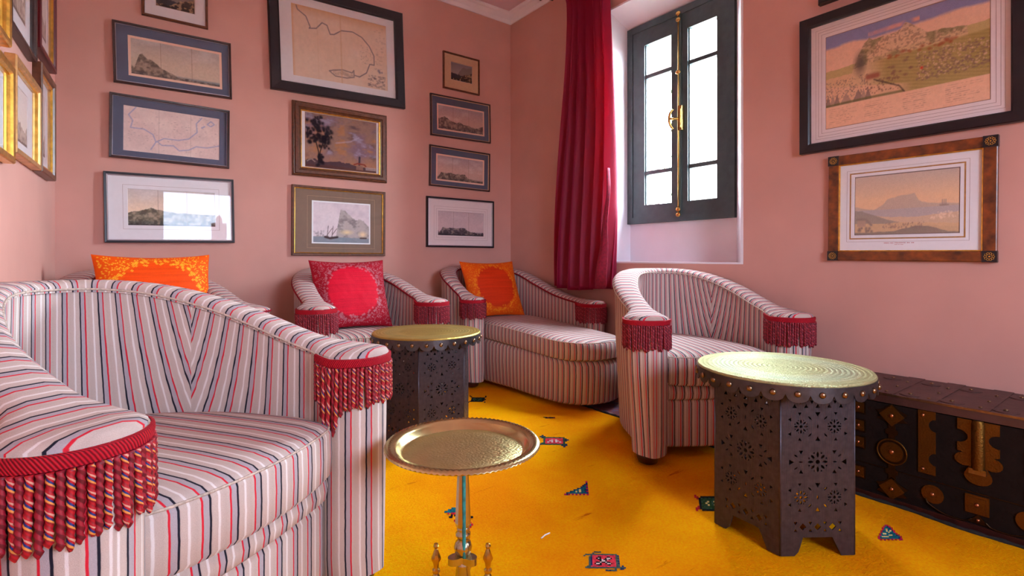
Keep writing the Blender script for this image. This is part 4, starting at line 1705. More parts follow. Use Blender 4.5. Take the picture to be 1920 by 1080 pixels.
# ------------------------------------------------------------------ trunk
def trunk():
    ox, oy = 2.289, 0.435
    half, depth, hgt = 0.42, 0.392, 0.41
    root = thing('old_trunk', 'dark leather trunk with ornate brass fittings against the right wall', 'trunk', (ox, oy, 0))
    # local: x = into the wall (0 front), y = along the wall, z up
    MB().bbox((0.0, -half, 0.012), (depth, half, 0.372)).build('trunk_body', M['trunk'], root)
    b = MB().bbox((-0.004, -half - 0.004, 0.376), (depth + 0.002, half + 0.004, hgt))
    lid = b.build('lid', M['trunk_top'], root)
    MB().bbox((-0.007, -half - 0.007, 0.0), (depth, half + 0.007, 0.022)).build('plinth_rail', M['foot'], root)
    MB().bbox((-0.002, -half, 0.128), (0.002, half, 0.1305)).build('seam_strip', M['trunk_iron'], root)
    # front plane frame: (s, z) -> local; +s to the far end (image left)
    MF = Matrix(((0, 0, -1, 0), (1, 0, 0, 0), (0, 1, 0, 0), (0, 0, 0, 1)))

    def front(poly, th, name, mat, par=root, smooth=False):
        # orient polygon ccw as seen from the front
        return MB().prism(poly, 0.0, th, M=MF).build(name, mat, par)

    def stud(s, z, par, r=0.006, th=0.004):
        g = MB().lathe([(r, 0.0), (r * 0.95, 0.002), (r * 0.6, 0.005), (0.0005, 0.0062)], n=10)
        g.v = [(-th - p[2], s + p[0], z + p[1]) for p in g.v]
        g.build('stud', M['copper_stud'], par, smooth=True)

    def circ(s, z, r, n=28, sz=1.0):
        return [(s + r * math.cos(2 * PI * k / n), z + r * sz * math.sin(2 * PI * k / n)) for k in range(n)]

    def sqr(s, z, a, rot=0.0):
        return [(s + a * math.cos(rot + PI / 4 + k * PI / 2), z + a * math.sin(rot + PI / 4 + k * PI / 2)) for k in range(4)]

    for sg in (1, -1):
        s = sg * 0.243
        # chain ornament: diamond, link, ring disc, link, diamond
        for zc in (0.332, 0.058):
            wing = [(s - 0.05, zc + 0.012), (s - 0.034, zc - 0.004), (s - 0.048, zc - 0.018), (s, zc - 0.03), (s + 0.048, zc - 0.018), (s + 0.034, zc - 0.004), (s + 0.05, zc + 0.012), (s + 0.025, zc + 0.022), (s, zc + 0.045), (s - 0.025, zc + 0.022)]
            p = front(wing, 0.003, 'plate', M['trunk_iron'])
            p2 = MB().prism(sqr(s, zc, 0.040, PI / 4), 0.003, 0.0055, M=MF).build('diamond', M['trunk_brass'], p)
            stud(s, zc, p, 0.0075, 0.0055)
        ring = front(circ(s, 0.197, 0.048), 0.0025, 'ring_plate', M['trunk_iron'])
        rg = MB().tube([(-0.004, s + 0.046 * math.cos(a), 0.197 + 0.046 * math.sin(a)) for a in np.linspace(0, 2 * PI, 33)[:-1]], 0.0028, 6, closed=True)
        rg.build('ring', M['trunk_brass'], ring, smooth=True)
        MB().prism(circ(s, 0.197, 0.036), 0.0025, 0.006, M=MF).build('disc', M['trunk_brass'], ring)
        stud(s, 0.197, ring, 0.0085, 0.006)
        for (za, zb) in ((0.243, 0.298), (0.094, 0.150)):
            zm = (za + zb) / 2
            lk = [(s - 0.011, za), (s + 0.011, za), (s + 0.011, zm - 0.012), (s + 0.02, zm - 0.006), (s + 0.02, zm + 0.006), (s + 0.011, zm + 0.012), (s + 0.011, zb), (s - 0.011, zb), (s - 0.011, zm + 0.012), (s - 0.02, zm + 0.006), (s - 0.02, zm - 0.006), (s - 0.011, zm - 0.012)]
            front(lk, 0.003, 'link', M['trunk_iron'])
        # scalloped upright strap; notches face the hasp
        s1 = sg * 0.163
        e = -sg
        strap = [(0, 0.15), (0.05, 0.15), (0.05, 0.182)]
        for zc in (0.205, 0.325):
            for a in np.linspace(-PI / 2, PI / 2, 9):
                strap.append((0.05 - 0.020 * math.cos(a), zc + 0.022 * math.sin(a)))
        strap += [(0.05, 0.374), (0, 0.374)]
        strap = [(s1 + e * p, q) for p, q in strap]
        sp = front(strap if e > 0 else list(reversed(strap)), 0.0035, 'strap_plate', M['trunk_brass'])
        stud(s1 + e * 0.014, 0.358, sp)
        stud(s1 + e * 0.014, 0.166, sp)
        # disc and curling tail
        s2 = sg * 0.122
        dk = front(circ(s2, 0.083, 0.032), 0.004, 'disc_plate', M['trunk_brass'])
        MB().prism(circ(s2, 0.083, 0.025), 0.004, 0.0055, M=MF).build('disc', M['trunk_brass'], dk)
        stud(s2, 0.083, dk, 0.0075, 0.0055)
        tail = [(-0.003, s2 + sg * 0.02, 0.062), (-0.003, s2 + sg * 0.01, 0.045), (-0.003, s2 - sg * 0.035, 0.026), (-0.003, s2 - sg * 0.085, 0.026), (-0.003, s2 - sg * 0.105, 0.04)]
        MB().tube([tuple(p) for p in catmull(tail, 6)], 0.003, 6).build('scroll', M['trunk_iron'], root, smooth=True)
        # small square plates near the end of the trunk
        for zc in (0.34, 0.27, 0.205, 0.09):
            q = front(sqr(sg * 0.352, zc, 0.034), 0.003, 'square_plate', M['trunk_iron'])
            MB().prism(sqr(sg * 0.352, zc, 0.027), 0.003, 0.005, M=MF).build('square', M['trunk_brass'], q)
            stud(sg * 0.352, zc, q, 0.006, 0.005)
    # central hasp
    hp = [(-0.054, 0.372), (-0.054, 0.335)]
    hp += [(-0.054 + 0.028 * math.cos(a), 0.313 + 0.022 * math.sin(a)) for a in np.linspace(PI / 2, -PI / 2, 9)]
    hp += [(-0.054, 0.29), (-0.054, 0.262), (-0.036, 0.258)]
    hp += [(-0.036 + 0.026 * math.cos(a), 0.236 + 0.022 * math.sin(a)) for a in np.linspace(R(100), R(300), 9)]
    hp += [(0.0 + 0.036 * math.cos(a), 0.185 + 0.028 * math.sin(a)) for a in np.linspace(R(165), R(375), 11)]
    hp += [(0.036 + 0.026 * math.cos(a), 0.236 + 0.022 * math.sin(a)) for a in np.linspace(R(240), R(440), 9)]
    hp += [(0.036, 0.258), (0.054, 0.262), (0.054, 0.29)]
    hp += [(0.054 - 0.028 * math.cos(a), 0.313 + 0.022 * math.sin(a)) for a in np.linspace(-PI / 2, PI / 2, 9)]
    hp += [(0.054, 0.335), (0.054, 0.372)]
    hasp = front(hp, 0.004, 'hasp_plate', M['trunk_brass'])
    bar = MB()
    for (z0, z1, wd, th) in ((0.21, 0.375, 0.018, 0.016),):
        V = []
        nn = 8
        for z in (z0, z0 + 0.004, z1 - 0.012, z1):
            k = 1.0 if z not in (z1,) else 0.75
            for i in range(nn + 1):
                a = PI * i / nn
                V.append((-0.004 - th * k * math.sin(a), wd * k * math.cos(a), z))
        F = []
        for i in range(3):
            for j in range(nn):
                F.append((i * 9 + j, i * 9 + j + 1, (i + 1) * 9 + j + 1, (i + 1) * 9 + j))
        F += [tuple(range(9)), tuple(reversed(range(27, 36)))]
        bar.add(V, F)
    bar.build('hasp_bar', M['trunk_brass'], hasp, smooth=True, angle=50)
    MB().bbox((-0.016, -0.022, 0.196), (-0.004, 0.022, 0.214)).build('hasp_tongue', M['stud'], hasp)
    # square plate and foot piece below the hasp
    q = front(sqr(0.003, 0.090, 0.044), 0.003, 'square_plate', M['trunk_brass'])
    MB().prism(sqr(0.003, 0.090, 0.032), 0.003, 0.005, M=MF).build('square', M['trunk_brass'], q)
    stud(0.003, 0.090, q, 0.0075, 0.005)
    q = front([(-0.03, 0.028), (0.03, 0.028), (0.014, 0.044), (0.0, 0.06), (-0.014, 0.044)], 0.003, 'foot_plate', M['trunk_iron'])
    stud(0.0, 0.04, q, 0.006, 0.003)
    # lid fittings: discs with studs along the front and back edges, two cross straps
    for s in (0.33, 0.2, 0.08, -0.06, -0.2, -0.33):
        for x in (0.05, 0.31):
            g = MB().lathe([(0.034, 0.0), (0.034, 0.002), (0.028, 0.003), (0.001, 0.0032)], (x, s, hgt), 22)
            p = g.build('lid_disc', M['trunk_top'], lid)
            MB().lathe([(0.0075, 0.0), (0.006, 0.004), (0.001, 0.006)], (x, s, hgt + 0.003), 10).build('stud', M['stud'], p, smooth=True)
    for s in (0.27, 0.14, 0.0, -0.14, -0.27):
        p = MB().bbox((-0.004, s - 0.028, hgt), (depth, s + 0.028, hgt + 0.0025)).build('lid_strap', M['trunk_top'], lid)
        for x in (0.03, 0.15, 0.27):
            MB().lathe([(0.006, 0.0), (0.005, 0.003), (0.001, 0.005)], (x, s, hgt + 0.0025), 10).build('stud', M['stud'], p, smooth=True)
    MB().bbox((-0.0055, -half - 0.0055, 0.404), (-0.003, half + 0.0055, hgt + 0.0015)).build('lid_edge', M['stud'], lid)


trunk()


# ------------------------------------------------------------------ painting helpers for prints and cushions
def vnoise(W, H, cells, seed, ratio=1.0):
    rs = np.random.RandomState(seed)
    gx, gy = int(cells) + 2, int(max(1, cells * ratio)) + 2
    g = rs.rand(gy, gx)
    x = np.linspace(0, cells, W)
    y = np.linspace(0, max(1, cells * ratio), H)
    xi, yi = x.astype(int), y.astype(int)
    fx, fy = x - xi, y - yi
    fx, fy = fx * fx * (3 - 2 * fx), fy * fy * (3 - 2 * fy)
    xi = np.minimum(xi, gx - 2)
    yi = np.minimum(yi, gy - 2)
    a = g[np.ix_(yi, xi)] * (1 - fx) + g[np.ix_(yi, xi + 1)] * fx
    b_ = g[np.ix_(yi + 1, xi)] * (1 - fx) + g[np.ix_(yi + 1, xi + 1)] * fx
    return a * (1 - fy)[:, None] + b_ * fy[:, None]


def fbm(W, H, cells, seed, ratio=1.0, oct=4):
    o = np.zeros((H, W))
    amp, tot = 1.0, 0.0
    for k in range(oct):
        o += amp * vnoise(W, H, cells * 2 ** k, seed + k * 13, ratio)
        tot += amp
        amp *= 0.5
    return o / tot


class Art:
    """rows run bottom to top"""

    def __init__(self, W, H, base):
        self.W, self.H = W, H
        self.u, self.v = np.meshgrid(np.linspace(0, 1, W), np.linspace(0, 1, H))
        self.c = np.ones((H, W, 3)) * rgb3(*base)
        self.gain = 1.4

    def mix(self, m, col):
        m = np.clip(m, 0, 1)[..., None]
        self.c = self.c * (1 - m) + (rgb3(*col) if isinstance(col, tuple) else col) * m

    def grad(self, v0, v1, col, k=1.0):
        self.mix(k * np.clip((self.v - v0) / (v1 - v0), 0, 1), col)

    def line(self, pts, wd, col, k=1.0, asp=None):
        asp = asp or self.H / self.W
        d = np.full_like(self.u, 9.0)
        for (a, b_), (c, e) in zip(pts[:-1], pts[1:]):
            ax, ay, bx, by = a, b_ * asp, c, e * asp
            dx, dy = bx - ax, by - ay
            t = np.clip(((self.u - ax) * dx + (self.v * asp - ay) * dy) / (dx * dx + dy * dy + 1e-9), 0, 1)
            d = np.minimum(d, np.hypot(self.u - ax - t * dx, self.v * asp - ay - t * dy))
        self.mix(np.clip(1.5 - d / wd, 0, 1) * k, col)

    def below(self, pts, col, k=1.0, rough=0.0, seed=1, soft=0.006):
        xs, ys = zip(*pts)
        y = np.interp(self.u[0], xs, ys)
        if rough:
            y = y + rough * (fbm(self.W, 2, 24, seed, 0.1)[0] - 0.5)
        m = np.clip((y[None, :] - self.v) / soft, 0, 1)
        self.mix(m * k, col)
        return m

    def spots(self, n, box, r, col, seed, k=1.0, stretch=1.0):
        rs = np.random.RandomState(seed)
        asp = self.H / self.W
        for _ in range(n):
            x, y = rs.uniform(box[0], box[1]), rs.uniform(box[2], box[3])
            rr = r * rs.uniform(0.5, 1.3)
            d = np.hypot((self.u - x) / stretch, (self.v - y) * asp)
            self.mix(np.clip(1.3 - d / rr, 0, 1) * k, col)

    def grain(self, k, cells=40, seed=5):
        n = fbm(self.W, self.H, cells, seed, self.H / self.W, 3)
        self.c *= (1 + k * (n - 0.5) * 2)[..., None]

    def frame(self, wd, col):
        asp = self.H / self.W
        e = np.minimum(np.minimum(self.u, 1 - self.u), np.minimum(self.v, 1 - self.v) * asp)
        self.mix((e < wd) * 1.0, col)


def grid_mesh(name, w, h, art, z=0.0, zf=None):
    W, H = art.W, art.H
    art.c = np.clip(art.c * art.gain, 0, 0.88)
    xs, ys = (art.u - 0.5) * w, (art.v - 0.5) * h
    zz = np.full_like(xs, z) if zf is None else zf
    co = np.stack([xs, ys, zz], -1).reshape(-1, 3)
    return grid_from(name, co, W, H, art.c)


def grid_from(name, co, W, H, col):
    me = bpy.data.meshes.new(name)
    i = np.arange((H - 1) * (W - 1))
    a = (i // (W - 1)) * W + i % (W - 1)
    F = np.stack([a, a + 1, a + W + 1, a + W], -1)
    nv, nf = co.shape[0], F.shape[0]
    me.vertices.add(nv)
    me.vertices.foreach_set('co', co.astype(np.float32).ravel())
    me.loops.add(nf * 4)
    me.loops.foreach_set('vertex_index', F.astype(np.int32).ravel())
    me.polygons.add(nf)
    me.polygons.foreach_set('loop_start', (np.arange(nf) * 4).astype(np.int32))
    me.update(calc_edges=True)
    ca = me.color_attributes.new('Col', 'FLOAT_COLOR', 'POINT')
    c4 = np.concatenate([np.clip(col.reshape(-1, 3), 0, 1), np.ones((nv, 1))], 1)
    ca.data.foreach_set('color', c4.astype(np.float32).ravel())
    me.polygons.foreach_set('use_smooth', [True] * nf)
    me.validate()
    return me


# ------------------------------------------------------------------ cushions
def cushion_art(base, centre, dot, n, seed, W=220, H=205, k=0.9, ds=1.0):
    a = Art(W, H, base)
    rs = np.random.RandomState(seed)
    asp = H / W
    rr = np.hypot((a.u - 0.5) / 0.36, (a.v - 0.5) / 0.40)
    edge = rr + 0.10 * (fbm(W, H, 14, seed, asp, 2) - 0.5)
    placed = 0
    d2 = np.zeros_like(a.u)
    while placed < n:
        x, y = rs.uniform(0.02, 0.98), rs.uniform(0.02, 0.98)
        r0 = math.hypot((x - 0.5) / 0.36, (y - 0.5) / 0.40)
        if r0 < 0.93 or (r0 < 1.06 and rs.rand() < 0.55):
            continue
        placed += 1
        sz = rs.uniform(0.0035, 0.0065) * ds
        if r0 < 1.12:
            # little four-petal flowers at the edge of the medallion
            for dx, dy in ((1, 0), (-1, 0), (0, 1), (0, -1)):
                d = np.hypot(a.u - x - dx * 0.0085, (a.v - y) * asp - dy * 0.0085)
                d2 = np.maximum(d2, np.clip(1.4 - d / 0.0052, 0, 1))
        else:
            d = np.hypot(a.u - x, (a.v - y) * asp)
            d2 = np.maximum(d2, np.clip(1.4 - d / sz, 0, 1))
    a.mix(np.clip((1.0 - edge) / 0.05, 0, 1), centre)
    streak = vnoise(W, H, 3, seed + 4, 30)
    a.c *= (1 + 0.22 * (streak - 0.5) * (rr < 1.0))[..., None]
    a.mix(d2 * k, dot)
    return a


def cushion_obj(label, art, w, h, t, loc, rot, group=None):
    root = thing('scatter_cushion', label, 'cushion', loc, rot, group)
    W, H = art.W, art.H
    u, v = art.u * 2 - 1, art.v * 2 - 1
    x = w / 2 * u * (1 - 0.075 * (1 - v * v))
    y = h / 2 * v * (1 - 0.085 * (1 - u * u))
    prof = np.power(np.clip((1 - np.abs(u) ** 3.2) * (1 - np.abs(v) ** 3.2), 0, 1), 0.62)
    wr = 1 + 0.10 * (fbm(W, H, 5, int(w * 1000), 1.0, 3) - 0.5)
    z = t / 2 * prof * wr
    for nm, s in (('front_panel', 1), ('back_panel', -1)):
        co = np.stack([x, y, z * s], -1).reshape(-1, 3)
        me = grid_from(nm, co, W, H, art.c)
        if s < 0:
            me.flip_normals()
        me.materials.append(M['textile'])
        link(nm, me, root)
    return root


OR = cushion_art((222, 84, 4), (206, 50, 4), (240, 160, 24), 760, 4, k=0.75)
LO = cushion_art((240, 88, 2), (238, 74, 0), (252, 200, 50), 850, 9, ds=1.1)
RD = cushion_art((160, 14, 36), (206, 10, 44), (186, 130, 140), 950, 6, k=0.72)
CG = 'printed scatter cushions'
cushion_obj('wide bright orange cushion with yellow speckled print, behind the foreground armchair', LO, 0.51, 0.46, 0.15, (0.13, 3.17, 0.72), (R(72), 0, R(8)), CG)
cushion_obj('crimson cushion with plain round centre and pale floral border', RD, 0.465, 0.455, 0.15, (1.115, 3.13, 0.70), (R(66), 0, R(-4)), CG)
cushion_obj('square burnt orange cushion with medallion, on the corner chaise', OR, 0.475, 0.46, 0.14, (2.25, 3.235, 0.685), (R(66), 0, R(-5)), CG)


# ------------------------------------------------------------------ curtain
def curtain():
    root = thing('window_curtain', 'full-length crimson curtain gathered at the left of the window', 'curtain', (2.63, 2.62, 0.70))
    nz, ns = 70, 180
    V, F = [], []
    for j in range(nz):
        q = j / (nz - 1)
        z = 0.70 + q * 2.26
        top = smooth01((q - 0.05) / 0.95)
        yl = 2.93 - 0.155 * smooth01(q * 1.25) + 0.02 * smooth01((q - 0.85) / 0.15)
        yr = 2.352 + 0.055 * smooth01((q - 0.3) / 0.7) - 0.02 * math.sin(q * PI)
        amp = 0.048 * (1 - 0.4 * top)
        for i in range(ns):
            s = i / (ns - 1)
            sw = s + 0.018 * math.sin(5 * s + 2.0 * q)
            ph = 2 * PI * 5.6 * sw
            y = yr + (yl - yr) * s + 0.012 * math.sin(2 * ph + 0.6) * (1 - 0.3 * top)
            x = 2.63 + amp * math.sin(ph + 0.5 * math.sin(3 * q)) + 0.010 * math.sin(3.1 * ph * 0.37 + 4 * q) - 0.02 * (1 - q)
            if q > 0.93:
                x += 0.006 * math.sin(2 * PI * 34 * s)
            V.append((x - 2.63, y - 2.62, z - 0.70 + 0.012 * math.sin(6 * s + 1) * (1 - q)))
    for j in range(nz - 1):
        for i in range(ns - 1):
            a = j * ns + i
            F.append((a, a + 1, a + ns + 1, a + ns))
    o = MB().add(V, F).build('drape', M['curtain'], root, smooth=True)
    md = o.modifiers.new('thickness', 'SOLIDIFY')
    md.thickness = 0.003
    # turned-back edge showing the patterned lining
    V, F = [], []
    nz, ns = 40, 12
    for j in range(nz):
        q = j / (nz - 1)
        z = 0.02 + 0.8 * q
        wd = 0.085 * (1 - smooth01(q)) + 0.012
        for i in range(ns):
            s = i / (ns - 1)
            V.append((-0.075 - 0.012 * math.sin(PI * s) + 0.02 * q + 0.004 * math.sin(9 * q + 4 * s), -0.272 + wd * s - 0.02 * math.sin(q * PI * 0.5) * 0.6 + 0.004 * math.sin(14 * q), z))
    for j in range(nz - 1):
        for i in range(ns - 1):
            a = j * ns + i
            F.append((a, a + 1, a + ns + 1, a + ns))
    o = MB().add(V, F).build('turned_lining', M['curtain_lining'], root, smooth=True)
    md = o.modifiers.new('thickness', 'SOLIDIFY')
    md.thickness = 0.003
    rod = MB().tube([(0, -1.35, 2.275), (0, 0.5, 2.275)], 0.014, 12)
    for yy in (-1.3, 0.45):
        rod.tube([(0, yy, 2.275), (0.09, yy, 2.275)], 0.008, 8)
    rod.build('curtain_rod', M['foot'], root, smooth=True)


curtain()


# ------------------------------------------------------------------ pictures
def moulding(mb, w, h, loops, mi=0):
    """loops: (inset, z) rectangles bridged in order; first is outer back"""
    V = []
    for (o, z) in loops:
        a, c = w / 2 - o, h / 2 - o
        V += [(-a, -c, z), (a, -c, z), (a, c, z), (-a, c, z)]
    F = []
    n = len(loops)
    for i in range(n - 1):
        for k in range(4):
            k2 = (k + 1) % 4
            F.append((i * 4 + k, i * 4 + k2, (i + 1) * 4 + k2, (i + 1) * 4 + k))
    mb.add(V, F, None, mi)


def picture(label, wall, c, w, h, roll, fw, fd, fmat, matmat, marg, art, slip=None, slipw=0.004, lines=None, profile=None, glass=True, bevel=None, group=None, name='framed_picture', lean=0.0):
    """wall 'B' back, 'R' right, 'L' left; c = (along, z). marg = print margins (l, r, t, b) as fractions of w, h"""
    if wall == 'B':
        loc, th = (c[0], YB, c[1]), 0.0
    elif wall == 'R':
        loc, th = (XW, c[0], c[1]), -PI / 2
    else:
        loc, th = (xl(c[0]), c[0], c[1]), PI / 2 - math.atan(LK)
    mw = Matrix.Translation(loc) @ Matrix.Rotation(th, 4, 'Z') @ Matrix.Rotation(PI / 2 - R(lean), 4, 'X') @ Matrix.Rotation(R(roll), 4, 'Z')
    if lean:
        mw = Matrix.Translation((0, -0.5 * h * math.sin(R(abs(lean))), 0)) @ mw
    root = thing(name, label, 'picture', group=group)
    root.location = mw.to_translation()
    root.rotation_euler = mw.to_euler()
    mb = MB()
    pr = profile or [(0, 0.001), (0, fd * 0.85), (fw * 0.12, fd), (fw * 0.8, fd * 0.94), (fw, fd * 0.72), (fw, 0.004)]
    moulding(mb, w, h, pr)
    mb.build('frame', fmat, root)
    zin = 0.006
    if slip:
        mb = MB()
        moulding(mb, w - 2 * fw + 0.001, h - 2 * fw + 0.001, [(0, zin), (0, fd * 0.72), (slipw * 0.5, fd * 0.74), (slipw, fd * 0.6), (slipw, zin)])
        mb.build('slip', slip, root)
    iw, ih = w - 2 * fw + 0.004, h - 2 * fw + 0.004
    # mount board with a window
    l, r_, t_, b_ = marg
    px0, px1 = -w / 2 + l * w, w / 2 - r_ * w
    py0, py1 = -h / 2 + b_ * h, h / 2 - t_ * h
    zm = zin + 0.002
    if matmat:
        V = [(-iw / 2, -ih / 2, zm), (iw / 2, -ih / 2, zm), (iw / 2, ih / 2, zm), (-iw / 2, ih / 2, zm), (px0, py0, zm), (px1, py0, zm), (px1, py1, zm), (px0, py1, zm),
             (px0 + 0.001, py0 + 0.001, zm - 0.003), (px1 - 0.001, py0 + 0.001, zm - 0.003), (px1 - 0.001, py1 - 0.001, zm - 0.003), (px0 + 0.001, py1 - 0.001, zm - 0.003)]
        F = []
        for k in range(4):
            k2 = (k + 1) % 4
            F += [(k, k2, 4 + k2, 4 + k), (4 + k, 4 + k2, 8 + k2, 8 + k)]
        mt = MB().add(V, F).build('mount', matmat, root)
        if lines:
            for (off, wd, lm) in lines:
                mb = MB()
                x0, x1, y0, y1 = px0 - off, px1 + off, py0 - off, py1 + off
                z = zm + 0.0004
                for (a, c2) in (((x0, y0), (x1, y0 + wd)), ((x0, y1 - wd), (x1, y1)), ((x0, y0 + wd), (x0 + wd, y1 - wd)), ((x1 - wd, y0 + wd), (x1, y1 - wd))):
                    mb.bbox((a[0], a[1], z - 0.0003), (c2[0], c2[1], z))
                mb.build('mount_line', lm, mt)
    me = grid_mesh('print', px1 - px0, py1 - py0, art)
    me.materials.append(M['print'])
    p = link('print', me, root)
    p.location = ((px0 + px1) / 2, (py0 + py1) / 2, zm - 0.003 if matmat else zm)
    if glass:
        MB().bbox((-iw / 2, -ih / 2, fd * 0.55), (iw / 2, ih / 2, fd * 0.55 + 0.0015)).build('glass', M['glass'], root)
    MB().bbox((-w / 2 + 0.003, -h / 2 + 0.003, 0.001), (w / 2 - 0.003, h / 2 - 0.003, 0.004)).build('backing_board', M['dark_frame'], root)
    return root


# ---- the art itself
def art_rock(seed, prof, W=150, H=72, sky=(176, 160, 146), top=(128, 132, 150), land=(74, 66, 60), sea=(104, 106, 110), base=0.08, dark=0.55, border=(206, 170, 150), border_w=0.03, bot=0.06, folds=(0.33, 0.66)):
    a = Art(W, H, sky)
    a.grad(0.45, 1.1, top, 0.8)
    n = fbm(W, H, 5, seed, 0.8, 4)
    a.mix(np.clip((n - 0.52) * 3, 0, 1) * 0.35 * (a.v > 0.4), (206, 196, 192))
    a.below([(0, base + 0.10), (1, base + 0.10)], sea, 0.85, soft=0.05)
    m = a.below(prof, land, 0.8, 0.05, seed)
    h = fbm(W, H, 30, seed + 3, 0.5, 3)
    a.mix(m * np.clip((h - 0.42) * 4, 0, 1) * dark, (34, 30, 32))
    a.mix(m * np.clip((0.44 - h) * 5, 0, 1) * 0.5, (168, 148, 128))
    a.below([(0, base), (0.3, base * 0.8), (0.6, base * 0.7), (1, base * 0.9)], (50, 48, 52), 0.8, 0.02, seed + 2)
    for f in folds:
        a.line([(f, 0), (f, 1)], 0.004, (120, 96, 80), 0.5)
    a.grain(0.10, 50, seed)
    if border_w:
        a.frame(border_w, border)
    return a


def art_map_iberia():
    a = Art(170, 82, (188, 166, 160))
    a.gain = 1.5
    n = fbm(170, 82, 7, 3, 0.6, 4)
    a.mix(np.clip((n - 0.45) * 2.5, 0, 1) * 0.5, (204, 186, 176))
    a.mix(np.clip((0.45 - n) * 2.5, 0, 1) * 0.4, (164, 142, 138))
    blue = (118, 124, 160)
    a.line([(0.12, 0.98), (0.05, 0.8), (0.09, 0.68), (0.07, 0.52), (0.2, 0.52), (0.29, 0.42), (0.32, 0.26), (0.27, 0.08)], 0.006, blue, 0.7)
    a.line([(0.32, 0.26), (0.4, 0.36), (0.55, 0.36), (0.66, 0.42), (0.75, 0.6), (0.74, 0.8), (0.8, 0.95)], 0.006, blue, 0.7)
    a.line([(0.34, 0.26), (0.38, 0.2), (0.5, 0.22), (0.56, 0.12), (0.66, 0.16), (0.74, 0.26), (0.86, 0.26), (0.99, 0.34)], 0.006, blue, 0.7)
    a.line([(0.86, 0.82), (0.9, 0.9), (0.94, 0.84), (0.9, 0.78), (0.86, 0.82)], 0.006, blue, 0.7)
    a.line([(0.8, 0.72), (0.83, 0.76)], 0.008, blue, 0.7)
    a.line([(0.35, 0), (0.35, 1)], 0.003, (140, 118, 110), 0.4)
    a.line([(0.68, 0), (0.68, 1)], 0.003, (140, 118, 110), 0.4)
    a.spots(150, (0.05, 0.97, 0.05, 0.95), 0.004, (130, 108, 112), 8, 0.5, 2.5)
    a.grain(0.08, 60, 2)
    return a


def art_bay_map():
    W, H = 210, 140
    a = Art(W, H, (208, 182, 160))
    a.gain = 1.15
    n = fbm(W, H, 6, 13, 0.7, 4)
    a.mix(np.clip((n - 0.4) * 2, 0, 1) * 0.5, (214, 196, 180))
    a.grad(0.86, 1.0, (190, 140, 96), 0.8)
    a.mix(np.clip((0.03 - a.u) / 0.03, 0, 1) * 0.7, (196, 146, 100))
    ink = (112, 102, 108)
    a.line([(0.05, 0.98), (0.06, 0.93), (0.14, 0.86), (0.18, 0.72), (0.17, 0.70), (0.24, 0.72), (0.30, 0.82), (0.35, 0.80), (0.38, 0.68), (0.42, 0.69), (0.5, 0.77), (0.62, 0.79), (0.72, 0.74), (0.8, 0.63), (0.85, 0.5), (0.85, 0.36), (0.80, 0.36), (0.76, 0.22), (0.68, 0.14), (0.63, 0.15)], 0.0055, ink, 0.9)
    a.line([(0.36, 0.15), (0.40, 0.17), (0.5, 0.2), (0.6, 0.18), (0.62, 0.22), (0.62, 0.12), (0.54, 0.09), (0.42, 0.09), (0.36, 0.15)], 0.006, ink, 0.8)
    m = ((a.u > 0.4) & (a.u < 0.61) & (a.v > 0.11) & (a.v < 0.18)) * 1.0
    a.mix(m * np.clip(fbm(W, H, 40, 4, 0.7, 2) * 2 - 0.6, 0, 1) * 0.6, (140, 118, 108))
    a.spots(60, (0.7, 0.84, 0.35, 0.62), 0.006, (160, 140, 130), 2, 0.5)
    a.spots(45, (0.86, 0.98, 0.25, 0.95), 0.007, (168, 146, 134), 3, 0.5, 2)
    a.spots(70, (0.78, 0.97, 0.02, 0.2), 0.008, (110, 96, 100), 6, 0.6, 2)
    a.spots(3, (0.9, 0.99, 0.25, 0.32), 0.02, (110, 104, 124), 9, 0.8)
    a.line([(0.49, 0), (0.49, 1)], 0.008, (190, 152, 116), 0.5)
    a.line([(0.25, 0), (0.25, 1)], 0.004, (196, 164, 134), 0.4)
    a.grain(0.07, 40, 3)
    return a


